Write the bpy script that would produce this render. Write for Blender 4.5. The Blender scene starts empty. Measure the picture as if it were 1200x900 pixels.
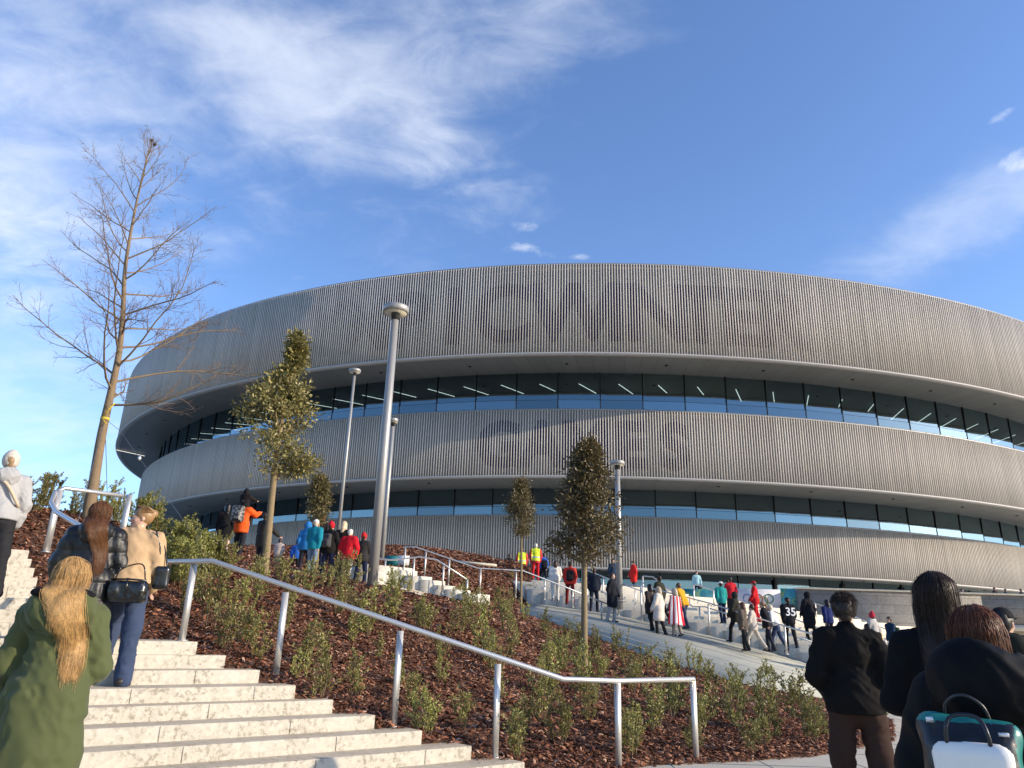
import bpy, math, random
import numpy as np
from mathutils import Vector, Matrix, Euler
random.seed(7); RNG = np.random.default_rng(7)
R = math.radians
scene = bpy.context.scene
col = scene.collection

# ------------------------------------------------------------------ camera
FPX, PITCH, ROLL = 868.3, .3271, .0309          # focal length in pixels of a 1200 px wide frame
_fw = np.array([0, math.cos(PITCH), math.sin(PITCH)])
_up = np.array([0, -math.sin(PITCH), math.cos(PITCH)])
_rt = np.array([1., 0, 0])
_c, _s = math.cos(ROLL), math.sin(ROLL)
RT, UP = _c*_rt + _s*_up, -_s*_rt + _c*_up
cd = bpy.data.cameras.new('camera'); cam = bpy.data.objects.new('camera', cd); col.objects.link(cam)
cd.sensor_fit = 'HORIZONTAL'; cd.sensor_width = 36; cd.lens = 36*FPX/1200
cd.clip_start = .05; cd.clip_end = 5000
cam.matrix_world = Matrix(((RT[0], UP[0], -_fw[0], 0), (RT[1], UP[1], -_fw[1], 0), (RT[2], UP[2], -_fw[2], 0), (0, 0, 0, 1)))
scene.camera = cam
def ray(x, y):
    return ((x-600)*RT + (450-y)*UP)/FPX + _fw
def atY(x, y, Y):
    d = ray(x, y); return d*Y/d[1]
def atz(x, y, z):
    d = ray(x, y); return d*z/d[2]

# ------------------------------------------------------------------ light
SUN_AZ, SUN_EL = 105.0, 18.5                      # azimuth clockwise from the view direction (+Y)
SUN_STRENGTH, SKY_STRENGTH, EXPOSURE = 4.3, .14, 0.38
sun_d = bpy.data.lights.new('sun', 'SUN'); sun_d.energy = SUN_STRENGTH; sun_d.angle = R(.5); sun_d.color = (1, .85, .65)
sun = bpy.data.objects.new('sun', sun_d); col.objects.link(sun)
sv = Vector((math.sin(R(SUN_AZ))*math.cos(R(SUN_EL)), math.cos(R(SUN_AZ))*math.cos(R(SUN_EL)), math.sin(R(SUN_EL))))
sun.rotation_euler = sv.to_track_quat('Z', 'Y').to_euler(); sun.location = (60, -20, 60)
scene.view_settings.view_transform = 'Standard'; scene.view_settings.look = 'None'
scene.view_settings.exposure = EXPOSURE; scene.view_settings.gamma = 1
scene.view_settings.use_curve_mapping = False
scene.cycles.max_bounces = 6; scene.cycles.transparent_max_bounces = 12
scene.cycles.use_denoising = True

class NT:
    def __init__(s, tree): s.t = tree; s.n = tree.nodes; s.l = tree.links
    def new(s, typ, ins=None, **kw):
        n = s.n.new(typ)
        for k, v in kw.items(): setattr(n, k, v)
        for k, v in (ins or {}).items():
            sock = n.inputs[k]
            if isinstance(v, bpy.types.NodeSocket): s.l.new(v, sock)
            else: sock.default_value = v
        return n
    def math(s, op, a, b=0.0, clamp=False, c=0.0):
        n = s.n.new('ShaderNodeMath'); n.operation = op; n.use_clamp = clamp
        for i, v in enumerate((a, b, c)):
            if isinstance(v, bpy.types.NodeSocket): s.l.new(v, n.inputs[i])
            else: n.inputs[i].default_value = v
        return n.outputs[0]
    def ramp(s, fac, stops):
        n = s.n.new('ShaderNodeValToRGB'); s.l.new(fac, n.inputs[0])
        el = n.color_ramp.elements
        while len(el) < len(stops): el.new(.5)
        for e, (p, c) in zip(el, stops):
            e.position = p; e.color = (c, c, c, 1) if isinstance(c, (int, float)) else (*c, 1)
        return n.outputs[0]
    def mixc(s, fac, a, b, blend='MIX'):
        n = s.n.new('ShaderNodeMix'); n.data_type = 'RGBA'; n.blend_type = blend
        for k, v in ((0, fac), (6, a), (7, b)):
            if isinstance(v, bpy.types.NodeSocket): s.l.new(v, n.inputs[k])
            else: n.inputs[k].default_value = v if not isinstance(v, tuple) else (*v, 1)[:4]
        return n.outputs[2]
    def smooth(s, v, a, b):
        n = s.n.new('ShaderNodeMapRange'); n.interpolation_type = 'SMOOTHSTEP'
        s.l.new(v, n.inputs[0]); n.inputs[1].default_value = a; n.inputs[2].default_value = b
        return n.outputs[0]

# ------------------------------------------------------------------ sky with thin winter clouds
world = bpy.data.worlds.new('World'); scene.world = world; world.use_nodes = True
wt = NT(world.node_tree); wt.n.clear()
sky = wt.new('ShaderNodeTexSky', sky_type='NISHITA', sun_disc=False)
sky.sun_elevation = R(SUN_EL); sky.sun_rotation = R(SUN_AZ); sky.altitude = 100; sky.air_density = 1.0; sky.dust_density = .6; sky.ozone_density = 3.0
tc = wt.new('ShaderNodeTexCoord')
dirv = wt.new('ShaderNodeVectorMath', {0: tc.outputs['Generated']}, operation='NORMALIZE').outputs[0]
sep = wt.new('ShaderNodeSeparateXYZ', {0: dirv})
den = wt.math('ADD', wt.math('MAXIMUM', sep.outputs[2], 0.0), .22)
px_, py_ = wt.math('DIVIDE', sep.outputs[0], den), wt.math('DIVIDE', sep.outputs[1], den)
plane = wt.new('ShaderNodeCombineXYZ', {0: px_, 1: py_})
def wnoise(scale, detail, rough, dist, offs=(0, 0, 0), sc=(1, 1, 1), rot=0):
    mp = wt.new('ShaderNodeMapping', {0: plane.outputs[0], 1: offs, 2: (0, 0, rot), 3: sc})
    return wt.new('ShaderNodeTexNoise', {'Vector': mp.outputs[0], 'Scale': scale, 'Detail': detail, 'Roughness': rough, 'Distortion': dist}).outputs[0]
def blob(x, y, wide, tall, ang=0.0):
    """soft elliptical patch of sky round the direction through (x, y), sizes in radians"""
    d = ray(x, y); d /= np.linalg.norm(d)
    a = np.cross(d, [0, 0, 1]); a /= np.linalg.norm(a); b = np.cross(a, d)
    a, b = math.cos(ang)*a + math.sin(ang)*b, -math.sin(ang)*a + math.cos(ang)*b
    def dot(v): return wt.new('ShaderNodeVectorMath', {0: dirv, 1: tuple(v)}, operation='DOT_PRODUCT').outputs['Value']
    u = wt.math('DIVIDE', dot(a), wide); w = wt.math('DIVIDE', dot(b), tall)
    r2 = wt.math('ADD', wt.math('MULTIPLY', u, u), wt.math('MULTIPLY', w, w))
    front = wt.math('GREATER_THAN', dot(d), 0.0)
    return wt.math('MULTIPLY', wt.math('POWER', 2.718, wt.math('MULTIPLY', r2, -1.0)), front)
n1 = wnoise(2.1, 10, .62, .35, (3.1, .7, 0))
n2 = wnoise(7.0, 8, .6, .5, (1.3, 5.2, 0), (1, 1.6, 1), .5)
n3 = wnoise(16, 6, .6, .3, (7.3, 1.2, 0))
mixn = wt.math('ADD', wt.math('MULTIPLY', n1, .62), wt.math('MULTIPLY', n2, .38))
def addm(lst):
    o = lst[0]
    for v in lst[1:]: o = wt.math('ADD', o, v)
    return o
big = addm([blob(110, 60, .36, .15, -.12), wt.math('MULTIPLY', blob(430, 110, .24, .10, -.25), .85), wt.math('MULTIPLY', blob(620, 40, .18, .10), .55), wt.math('MULTIPLY', blob(20, 250, .12, .12), .8)])
low = addm([blob(10, 420, .20, .16), wt.math('MULTIPLY', blob(1130, 255, .17, .045, .22), .95), wt.math('MULTIPLY', blob(260, 280, .10, .04), .55), wt.math('MULTIPLY', blob(530, 200, .14, .06), .5)])
cum = addm([blob(620, 265, .020, .008), blob(613, 291, .022, .009), blob(680, 301, .018, .007), blob(1197, 190, .022, .014), blob(1172, 136, .026, .007, .3), wt.math('MULTIPLY', blob(650, 300, .04, .008), .4)])
m1 = wt.math('MULTIPLY', wt.smooth(wt.math('ADD', mixn, wt.math('MULTIPLY', big, .24)), .54, .96), wt.math('MINIMUM', wt.math('MULTIPLY', big, 2.2), 1.0))
m2 = wt.math('MULTIPLY', wt.smooth(wt.math('ADD', mixn, wt.math('MULTIPLY', low, .26)), .50, .95), wt.math('MINIMUM', wt.math('MULTIPLY', low, 2.0), 1.0))
m3 = wt.smooth(wt.math('ADD', wt.math('MULTIPLY', n3, 1.1), wt.math('MULTIPLY', cum, .42)), .72, 1.1)
m3 = wt.math('MULTIPLY', m3, wt.math('MINIMUM', wt.math('MULTIPLY', cum, 2.5), 1.0))
cm = wt.math('MINIMUM', addm([wt.math('MULTIPLY', m1, .62), wt.math('MULTIPLY', m2, .40), wt.math('MULTIPLY', m3, .45)]), .9)
CLOUD = 6.6
tint = wt.mixc(1.0, sky.outputs[0], (1.28, 1.36, 1.60), 'MULTIPLY')
skyc = wt.mixc(cm, tint, (CLOUD*.90, CLOUD*.95, CLOUD*1.04))
bg = wt.new('ShaderNodeBackground', {'Color': skyc, 'Strength': SKY_STRENGTH})
wt.l.new(bg.outputs[0], wt.new('ShaderNodeOutputWorld').inputs[0])

# ------------------------------------------------------------------ materials
def mat(name, color=(.5, .5, .5), rough=.6, metal=0.0, noise=None, bump=None, rnd=None, spec=None, coat=0, sheen=0, objrnd=None, trans=0):
    """noise=(scale, amount): mottling; bump=(scale, strength, distance); rnd: per-island value spread"""
    m = bpy.data.materials.new(name); m.use_nodes = True; t = NT(m.node_tree); t.n.clear()
    out = t.new('ShaderNodeOutputMaterial'); b = t.new('ShaderNodeBsdfPrincipled'); t.l.new(b.outputs[0], out.inputs[0])
    b.inputs['Roughness'].default_value = rough; b.inputs['Metallic'].default_value = metal
    if spec is not None: b.inputs['Specular IOR Level'].default_value = spec
    if coat: b.inputs['Coat Weight'].default_value = coat
    if sheen: b.inputs['Sheen Weight'].default_value = sheen; b.inputs['Sheen Roughness'].default_value = .5
    c = (*color, 1); co = t.new('ShaderNodeTexCoord').outputs['Object']
    cs = None
    if noise:
        n = t.new('ShaderNodeTexNoise', {'Vector': co, 'Scale': noise[0], 'Detail': 6, 'Roughness': .6}).outputs[0]
        v = t.math('ADD', t.math('MULTIPLY', t.math('SUBTRACT', n, .5), 2*noise[1]), 1.0)
        cs = t.new('ShaderNodeHueSaturation', {'Color': c, 'Value': v}).outputs[0]
    if rnd:
        g = t.new('ShaderNodeNewGeometry').outputs['Random Per Island']
        v = t.math('ADD', t.math('MULTIPLY', t.math('SUBTRACT', g, .5), 2*rnd), 1.0)
        cs = t.new('ShaderNodeHueSaturation', {'Color': cs or c, 'Value': v}).outputs[0]
    if objrnd:
        g = t.new('ShaderNodeObjectInfo').outputs['Random']
        v = t.math('ADD', t.math('MULTIPLY', t.math('SUBTRACT', g, .5), 2*objrnd), 1.0)
        h = t.math('ADD', t.math('MULTIPLY', t.math('SUBTRACT', g, .5), .04), .5)
        cs = t.new('ShaderNodeHueSaturation', {'Hue': h, 'Color': cs or c, 'Value': v}).outputs[0]
    if cs: t.l.new(cs, b.inputs['Base Color'])
    else: b.inputs['Base Color'].default_value = c
    if bump:
        n = t.new('ShaderNodeTexNoise', {'Vector': co, 'Scale': bump[0], 'Detail': 5, 'Roughness': .6}).outputs[0]
        bp = t.new('ShaderNodeBump', {'Height': n, 'Strength': bump[1], 'Distance': bump[2]})
        t.l.new(bp.outputs[0], b.inputs['Normal'])
    m['_b'] = 1
    if trans:
        tr = t.new('ShaderNodeBsdfTranslucent'); 
        if cs: t.l.new(cs, tr.inputs[0])
        else: tr.inputs[0].default_value = c
        mx = t.new('ShaderNodeMixShader', {0: trans, 1: b.outputs[0], 2: tr.outputs[0]}); t.l.new(mx.outputs[0], out.inputs[0])
    return m
_cl = {}
def cloth(color, rough=.8, sheen=.0, kind='weave'):
    k = (tuple(round(c, 3) for c in color), rough, kind)
    if k not in _cl:
        _cl[k] = mat('cloth', color, rough, noise=(9, .12), bump=((220, .25, .002) if kind == 'weave' else (28, .35, .012)), sheen=sheen, spec=.10 if kind == 'weave' else .4)
    return _cl[k]
def steel(name, c=.55, rough=.32): return mat(name, (c, c*.975, c*.92), rough, .75, noise=(5, .08), bump=(60, .05, .002))

# ------------------------------------------------------------------ mesh helpers
def arr_mesh(name, V, F, mats=None, smooth=False, midx=None):
    """F: list/array of faces; arrays of one polygon size go in fast"""
    me = bpy.data.meshes.new(name); V = np.asarray(V, np.float32)
    groups = F if isinstance(F, list) and len(F) and isinstance(F[0], np.ndarray) and F[0].ndim == 2 else None
    if groups is None:
        F = list(F); tot = np.array([len(f) for f in F], np.int32); loops = np.concatenate([np.asarray(f, np.int32) for f in F]) if F else np.zeros(0, np.int32)
    else:
        tot = np.concatenate([np.full(len(g), g.shape[1], np.int32) for g in groups]); loops = np.concatenate([g.ravel() for g in groups]).astype(np.int32)
    me.vertices.add(len(V)); me.vertices.foreach_set('co', V.ravel())
    me.loops.add(len(loops)); me.loops.foreach_set('vertex_index', loops)
    me.polygons.add(len(tot)); st = np.concatenate([[0], np.cumsum(tot)[:-1]]).astype(np.int32) if len(tot) else tot
    me.polygons.foreach_set('loop_start', st)
    try: me.polygons.foreach_set('loop_total', tot)
    except Exception: pass
    if smooth: me.polygons.foreach_set('use_smooth', np.ones(len(tot), bool))
    if midx is not None: me.polygons.foreach_set('material_index', np.asarray(midx, np.int32))
    for m in (mats if isinstance(mats, (list, tuple)) else [mats]):
        if m: me.materials.append(m)
    me.update(calc_edges=True); me.validate()
    return me
def link(name, me, parent=None, loc=None):
    o = bpy.data.objects.new(name, me); col.objects.link(o)
    if parent: o.parent = parent
    if loc is not None: o.location = loc
    return o
def tag(o, label=None, cat=None, group=None, kind=None):
    if label: o['label'] = label
    if cat: o['category'] = cat
    if group: o['group'] = group
    if kind: o['kind'] = kind
    return o
def empty(name, loc, label, cat, group=None, rz=0.0):
    o = bpy.data.objects.new(name, None); col.objects.link(o); o.location = loc; o.rotation_euler = (0, 0, rz)
    o.empty_display_size = .2
    return tag(o, label, cat, group)
class MB:
    def __init__(s): s.V = []; s.F = []; s.n = 0; s.M = []
    def add(s, V, F, m=0):
        V = np.asarray(V, float); s.V.append(V)
        for f in F: s.F.append([i+s.n for i in f]); s.M.append(m)
        s.n += len(V)
    def box(s, c, h, rot=None, m=0):
        """centre, half sizes, optional 3x3 rotation"""
        v = np.array([[x, y, z] for x in (-1, 1) for y in (-1, 1) for z in (-1, 1)], float)*np.asarray(h, float)
        if rot is not None: v = v @ np.asarray(rot).T
        s.add(v+np.asarray(c, float), [(0, 1, 3, 2), (4, 6, 7, 5), (0, 4, 5, 1), (2, 3, 7, 6), (0, 2, 6, 4), (1, 5, 7, 3)], m)
    def tube(s, P, r, n=8, caps=True, m=0):
        P = np.asarray(P, float); r = np.full(len(P), r) if np.isscalar(r) else np.asarray(r, float)
        T = np.gradient(P, axis=0); T /= np.linalg.norm(T, axis=1)[:, None]+1e-12
        up = np.array([0, 0, 1.]) if abs(T[0][2]) < .9 else np.array([1., 0, 0])
        a = np.cross(T[0], up); a /= np.linalg.norm(a); V = []
        ang = np.arange(n)*2*math.pi/n
        for i in range(len(P)):
            a = a-T[i]*(a@T[i]); a /= np.linalg.norm(a)+1e-12; b = np.cross(T[i], a)
            V.append(P[i]+r[i]*(np.cos(ang)[:, None]*a+np.sin(ang)[:, None]*b))
        V = np.concatenate(V); F = []
        for i in range(len(P)-1):
            for j in range(n):
                k = (j+1) % n; F.append((i*n+j, i*n+k, (i+1)*n+k, (i+1)*n+j))
        if caps: F.append(tuple(range(n))[::-1]); F.append(tuple((len(P)-1)*n+j for j in range(n)))
        s.add(V, F, m)
    def lathe(s, prof, n=24, c=(0, 0, 0), m=0):
        ang = np.arange(n)*2*math.pi/n; V = []
        for r_, z_ in prof: V.append(np.stack([r_*np.cos(ang), r_*np.sin(ang), np.full(n, z_)], 1))
        F = []
        for i in range(len(prof)-1):
            for j in range(n): k = (j+1) % n; F.append((i*n+j, i*n+k, (i+1)*n+k, (i+1)*n+j))
        F.append(tuple(range(n))[::-1]); F.append(tuple((len(prof)-1)*n+j for j in range(n)))
        s.add(np.concatenate(V)+np.asarray(c, float), F, m)
    def prism(s, poly, z0, z1, m=0):
        """vertical prism of an xy polygon (counter-clockwise); z may be lists"""
        n = len(poly); z0 = [z0]*n if np.isscalar(z0) else z0; z1 = [z1]*n if np.isscalar(z1) else z1
        V = [(p[0], p[1], z) for p, z in zip(poly, z0)]+[(p[0], p[1], z) for p, z in zip(poly, z1)]
        F = [tuple(range(n))[::-1], tuple(range(n, 2*n))]+[(i, (i+1) % n, n+(i+1) % n, n+i) for i in range(n)]
        s.add(V, F, m)
    def mesh(s, name, mats, smooth=False):
        return arr_mesh(name, np.concatenate(s.V), s.F, mats, smooth, s.M if isinstance(mats, (list, tuple)) else None)
    def build(s, name, mats, parent=None, smooth=False, loc=None):
        return link(name, s.mesh(name, mats, smooth), parent, loc)
def rot_z(a): c, s_ = math.cos(a), math.sin(a); return np.array([[c, -s_, 0], [s_, c, 0], [0, 0, 1.]])
def rot_x(a): c, s_ = math.cos(a), math.sin(a); return np.array([[1, 0, 0], [0, c, -s_], [0, s_, c]])
def rot_y(a): c, s_ = math.cos(a), math.sin(a); return np.array([[c, 0, s_], [0, 1, 0], [-s_, 0, c]])
def smooth_path(P, per=6):
    """Catmull-Rom through the points"""
    P = np.asarray(P, float); Q = np.vstack([2*P[0]-P[1], P, 2*P[-1]-P[-2]]); out = []
    for i in range(1, len(Q)-2):
        for t in np.linspace(0, 1, per, endpoint=False):
            a, b, c, d = Q[i-1], Q[i], Q[i+1], Q[i+2]
            out.append(.5*((2*b)+(-a+c)*t+(2*a-5*b+4*c-d)*t*t+(-a+3*b-3*c+d)*t**3))
    out.append(P[-1]); return np.array(out)
def lattice(P, scale, seed=0):
    """smooth value noise in -1..1 at points P"""
    rng = np.random.default_rng(seed); L = rng.uniform(-1, 1, (32, 32, 32))
    Q = np.asarray(P)*scale+100; I = np.floor(Q).astype(int); f = Q-I; f = f*f*(3-2*f); o = 0
    for dx in (0, 1):
        for dy in (0, 1):
            for dz in (0, 1):
                w = (f[..., 0] if dx else 1-f[..., 0])*(f[..., 1] if dy else 1-f[..., 1])*(f[..., 2] if dz else 1-f[..., 2])
                o = o+w*L[(I[..., 0]+dx) % 32, (I[..., 1]+dy) % 32, (I[..., 2]+dz) % 32]
    return o
# ================================================================== SITE
ZG, ZP = -1.38, 2.5                              # forecourt and upper plaza, camera at 0
# material: pale conglomerate stone
def stone(name, base, dark, sc=1.0, rough=.75, course=None):
    m = bpy.data.materials.new(name); m.use_nodes = True; t = NT(m.node_tree); t.n.clear()
    out = t.new('ShaderNodeOutputMaterial'); b = t.new('ShaderNodeBsdfPrincipled', {'Roughness': rough, 'Specular IOR Level': .3}); t.l.new(b.outputs[0], out.inputs[0])
    co = t.new('ShaderNodeTexCoord').outputs['Object']
    n1 = t.new('ShaderNodeTexNoise', {'Vector': co, 'Scale': 2.2*sc, 'Detail': 5, 'Roughness': .6}).outputs[0]
    v = t.new('ShaderNodeTexVoronoi', {'Vector': co, 'Scale': 24*sc, 'Randomness': 1.0})
    n2 = t.new('ShaderNodeTexNoise', {'Vector': co, 'Scale': 21*sc, 'Detail': 6, 'Roughness': .7}).outputs[0]
    peb = t.math('MULTIPLY', t.smooth(n2, .49, .62), t.smooth(n1, .30, .62))
    c = t.mixc(t.math('MULTIPLY', peb, .85), (*base, 1), (*dark, 1))
    c = t.mixc(t.math('MULTIPLY', t.smooth(n1, .3, .75), .35), c, (base[0]*.78, base[1]*.76, base[2]*.72, 1))
    cell = t.new('ShaderNodeHueSaturation', {'Color': c, 'Value': t.math('ADD', t.math('MULTIPLY', v.outputs['Color'], .22), .89)}).outputs[0]
    if course:
        mp = t.new('ShaderNodeMapping', {0: co, 2: (R(90), 0, 0)})
        br = t.new('ShaderNodeTexBrick', {'Vector': mp.outputs[0], 'Color1': (1, 1, 1, 1), 'Color2': (.80, .80, .80, 1), 'Mortar': (.5, .5, .5, 1), 'Scale': 1.0, 'Mortar Size': .012, 'Brick Width': course[0], 'Row Height': course[1], 'Bias': 0.0})
        cell = t.mixc(1.0, cell, br.outputs[0], 'MULTIPLY')
    t.l.new(cell, b.inputs['Base Color'])
    bp = t.new('ShaderNodeBump', {'Height': n2, 'Strength': .35, 'Distance': .006}); t.l.new(bp.outputs[0], b.inputs['Normal'])
    return m
M_stone = stone('pale_stone', (.47, .435, .36), (.17, .145, .10))
M_tread = stone('tread_stone', (.42, .365, .28), (.24, .20, .14))
M_fstone = stone('far_stone', (.74, .66, .51), (.52, .45, .33), .6)
M_bank = mat('bank_stone', (.38, .375, .30), .7, noise=(1.2, .14), bump=(9, .2, .01))
M_pave = mat('paving', (.70, .59, .42), .8, noise=(3, .13), bump=(40, .25, .004))
M_wall = stone('grey_wall_stone', (.23, .215, .19), (.14, .13, .115), .5, course=(1.6, .42))
M_plaza = mat('plaza_paving', (.42, .40, .37), .8, noise=(1, .1))
M_earth = mat('earth', (.10, .045, .022), .95, noise=(14, .45), bump=(30, .9, .03))
M_field = mat('far_ground', (.20, .19, .16), .9, noise=(.3, .2))

# ---- near stairs: right-hand corners of the step nosings (from the bed side), climbing away to the left
corners = [(-3.46, 8.92), (-3.10, 8.85), (-2.66, 8.72), (-2.21, 8.56), (-1.79, 8.58), (-1.33, 8.55), (-.83, 8.54), (-.30, 8.55), (.26, 8.53)]
def zstep(k): return ZG+.135*(9-k)
ED = np.array([.766, .643]); CL = np.array([-.643, .766])       # along a step edge, up the flight
corners_px = [(232, 752), (265, 768), (305, 785), (347, 803), (391, 820), (440, 838), (495, 856), (553, 874), (615, 893)]
corners = [tuple(atz(x, y, zstep(k))[:2]) for k, (x, y) in enumerate(corners_px)]
Z0 = zstep(0)
f2_lo, f2_hi, NF2, RF2 = np.array([-5.05, 8.75]), np.array([-6.75, 10.75]), 8, .138
top_back = np.array([-7.6, 11.8])
def f2_corner(k): return f2_lo+(f2_hi-f2_lo)*k/(NF2-1)
Z2 = Z0+NF2*RF2
LEFT = 14.0
def edge_left(c): return (c[0]-ED[0]*LEFT, c[1]-ED[1]*LEFT)
stairs_steps = []                                 # (corner, z)
for k in range(8, -1, -1): stairs_steps.append((np.array(corners[k]), zstep(k)))
for k in range(NF2): stairs_steps.append((f2_corner(k), Z0+RF2*(k+1)))
def near_stair_z(x, y):
    z = ZG
    for c, zz in stairs_steps:
        if (np.array([x, y])-c)@CL > 0: z = zz
    return z
boundary = [(.9, 8.2), (.50, 8.52)]+[tuple(c) for c, _ in stairs_steps[:9]]+[(-4.9, 8.80)]+[tuple(f2_corner(k)) for k in range(NF2)]+[tuple(top_back)]
# ---- terrain of the planted bed: thin-plate spline through points read off the photograph
border = [(.50, 8.52), (1.1, 8.75), tuple(atz(757, 899, ZG)[:2]), tuple(atz(880, 893, ZG)[:2]), tuple(atz(950, 888, ZG)[:2]), tuple(atz(1050, 870, ZG)[:2]), (7.6, 15.6), (8.6, 20.7)]
N_line = [(12.2, 23.2, -1.34), (10.3, 28.4, -.42), (7.9, 30.2, .25), (5.4, 31.0, .72), (4.5, 31.4, .92), (1.2, 33.2, 1.35)]   # foot of the far stairs
L_line = [(8.5, 20.9, -1.36), (6.1, 19.5, -1.0), (3.7, 21.2, -.36), (1.5, 24.0, .40), (.4, 25.6, .78)]
ctrl = [(c[0], c[1], z-.10) for c, z in stairs_steps]+[(-4.3, 8.9, Z0-.09), (*top_back, Z2-.03), (-12, 8.5, Z2)]
ctrl += [(b[0], b[1], ZG) for b in border]+[(p[0], p[1], p[2]-.03) for p in L_line]+[(p[0], p[1], p[2]-.3) for p in N_line]
T2 = atY(685, 782, 17.0); T1 = atY(309, 681, 16.0); LP1 = atY(437, 687, 16.5)
ctrl += [tuple(T2), tuple(T1), tuple(LP1), (-7.7, 14, 1.80), (-12, 16, 2.0), (-5.5, 24, 1.35), (-4.0, 24, 1.2), (-6.9, 21, 1.75), (-5.6, 26.5, 1.85), (-3.9, 27, 1.7), (-3.5, 24.6, 1.28), (-1.5, 25, 1.0),
         (-2, 32.4, 2.72), (-10, 32, 2.6), (1.5, 36, 2.5), (-15, 25, 2.2), (-22, 14, 1.9), (-9.5, 10.6, Z2+.45), (-9.2, 12.6, 1.75), (-13, 9.2, 1.6)]
ctrl = np.array(ctrl)
def _tps(P):
    n = len(P); d = np.linalg.norm(P[:, None, :2]-P[None, :, :2], axis=2); K = d*d*np.log(d+1e-9)+np.eye(n)*.15
    A = np.zeros((n+3, n+3)); A[:n, :n] = K; A[:n, n] = 1; A[:n, n+1:] = P[:, :2]; A[n:, :n] = A[:n, n:].T
    return np.linalg.solve(A, np.concatenate([P[:, 2], [0, 0, 0]]))
_w = _tps(ctrl)
def bed_z(x, y):
    x = np.asarray(x, float); y = np.asarray(y, float); sh = x.shape; q = np.stack([x.ravel(), y.ravel()], 1)
    d = np.linalg.norm(q[:, None]-ctrl[None, :, :2], axis=2); n = len(ctrl)
    z = (d*d*np.log(d+1e-9))@_w[:n]+_w[n]+q@_w[n+1:]
    return z.reshape(sh)
paved = np.array([(-19.2, 2.1), (-19.2, -6), (30, -6), (30, 20.9)]+border[::-1][:-1]+boundary[1:])
def in_poly(P, poly):
    x, y = P[..., 0], P[..., 1]; ins = np.zeros(x.shape, bool); j = len(poly)-1
    for i in range(len(poly)):
        xi, yi = poly[i]; xj, yj = poly[j]
        c = ((yi > y) != (yj > y)) & (x < (xj-xi)*(y-yi)/(yj-yi+1e-12)+xi); ins ^= c; j = i
    return ins
def seg_dist(P, line):
    d = np.full(P.shape[:-1], 1e9)
    for a, b in zip(line[:-1], line[1:]):
        a, b = np.array(a[:2]), np.array(b[:2]); t = np.clip(((P-a)@(b-a))/((b-a)@(b-a)), 0, 1)
        d = np.minimum(d, np.linalg.norm(P-a-t[..., None]*(b-a), axis=-1))
    return d
pv_line = boundary+border
far_poly = np.array([p[:2] for p in L_line[::-1]]+[(60, 20.9), (60, 60), (1.5, 60), (1.2, 33.2)])
def bed_surface(x, y):
    P = np.stack([np.asarray(x, float), np.asarray(y, float)], -1); z = bed_z(P[..., 0], P[..., 1])
    s = np.where(in_poly(P, paved), 1, -1)*np.minimum(seg_dist(P, boundary), seg_dist(P, border))
    z = z-np.clip(s+.04, 0, .6)*1.6
    s2 = np.where(in_poly(P, far_poly), 1, -1)*seg_dist(P, L_line)
    z = z-np.clip(s2, 0, .6)*1.2
    return z, s, s2
def grid_mesh(x0, x1, y0, y1, st):
    xs = np.arange(x0, x1+1e-6, st); ys = np.arange(y0, y1+1e-6, st); X, Y = np.meshgrid(xs, ys); z, s, s2 = bed_surface(X, Y)
    keep = (s < .5) & (s2 < .6)
    idx = np.arange(X.size).reshape(X.shape)
    q = np.stack([idx[:-1, :-1], idx[:-1, 1:], idx[1:, 1:], idx[1:, :-1]], -1)
    k = keep[:-1, :-1] & keep[:-1, 1:] & keep[1:, 1:] & keep[1:, :-1]
    z = z+.018*lattice(np.stack([X, Y, X*0], -1), 3.0, 3)
    V = np.stack([X, Y, z], -1).reshape(-1, 3); F = q[k]
    used = np.unique(F); rm = np.full(len(V), -1); rm[used] = np.arange(len(used))
    return V[used], rm[F]
V, F = grid_mesh(-30, 14, 6, 37.6, .2)
bed = link('planting_bed', arr_mesh('planting_bed', V, [F], M_earth, True)); tag(bed, kind='structure')
def hit_bed(px, py, y0=7.0, y1=45.0):
    d = ray(px, py); ts = np.linspace(y0, y1, 500)/d[1]; P = ts[:, None]*d
    z, s, s2 = bed_surface(P[:, 0], P[:, 1]); g = P[:, 2]-z
    i = np.where((g[:-1] > 0) & (g[1:] <= 0) & (s[:-1] < .05))[0]
    return None if not len(i) else P[i[0]]
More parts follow.
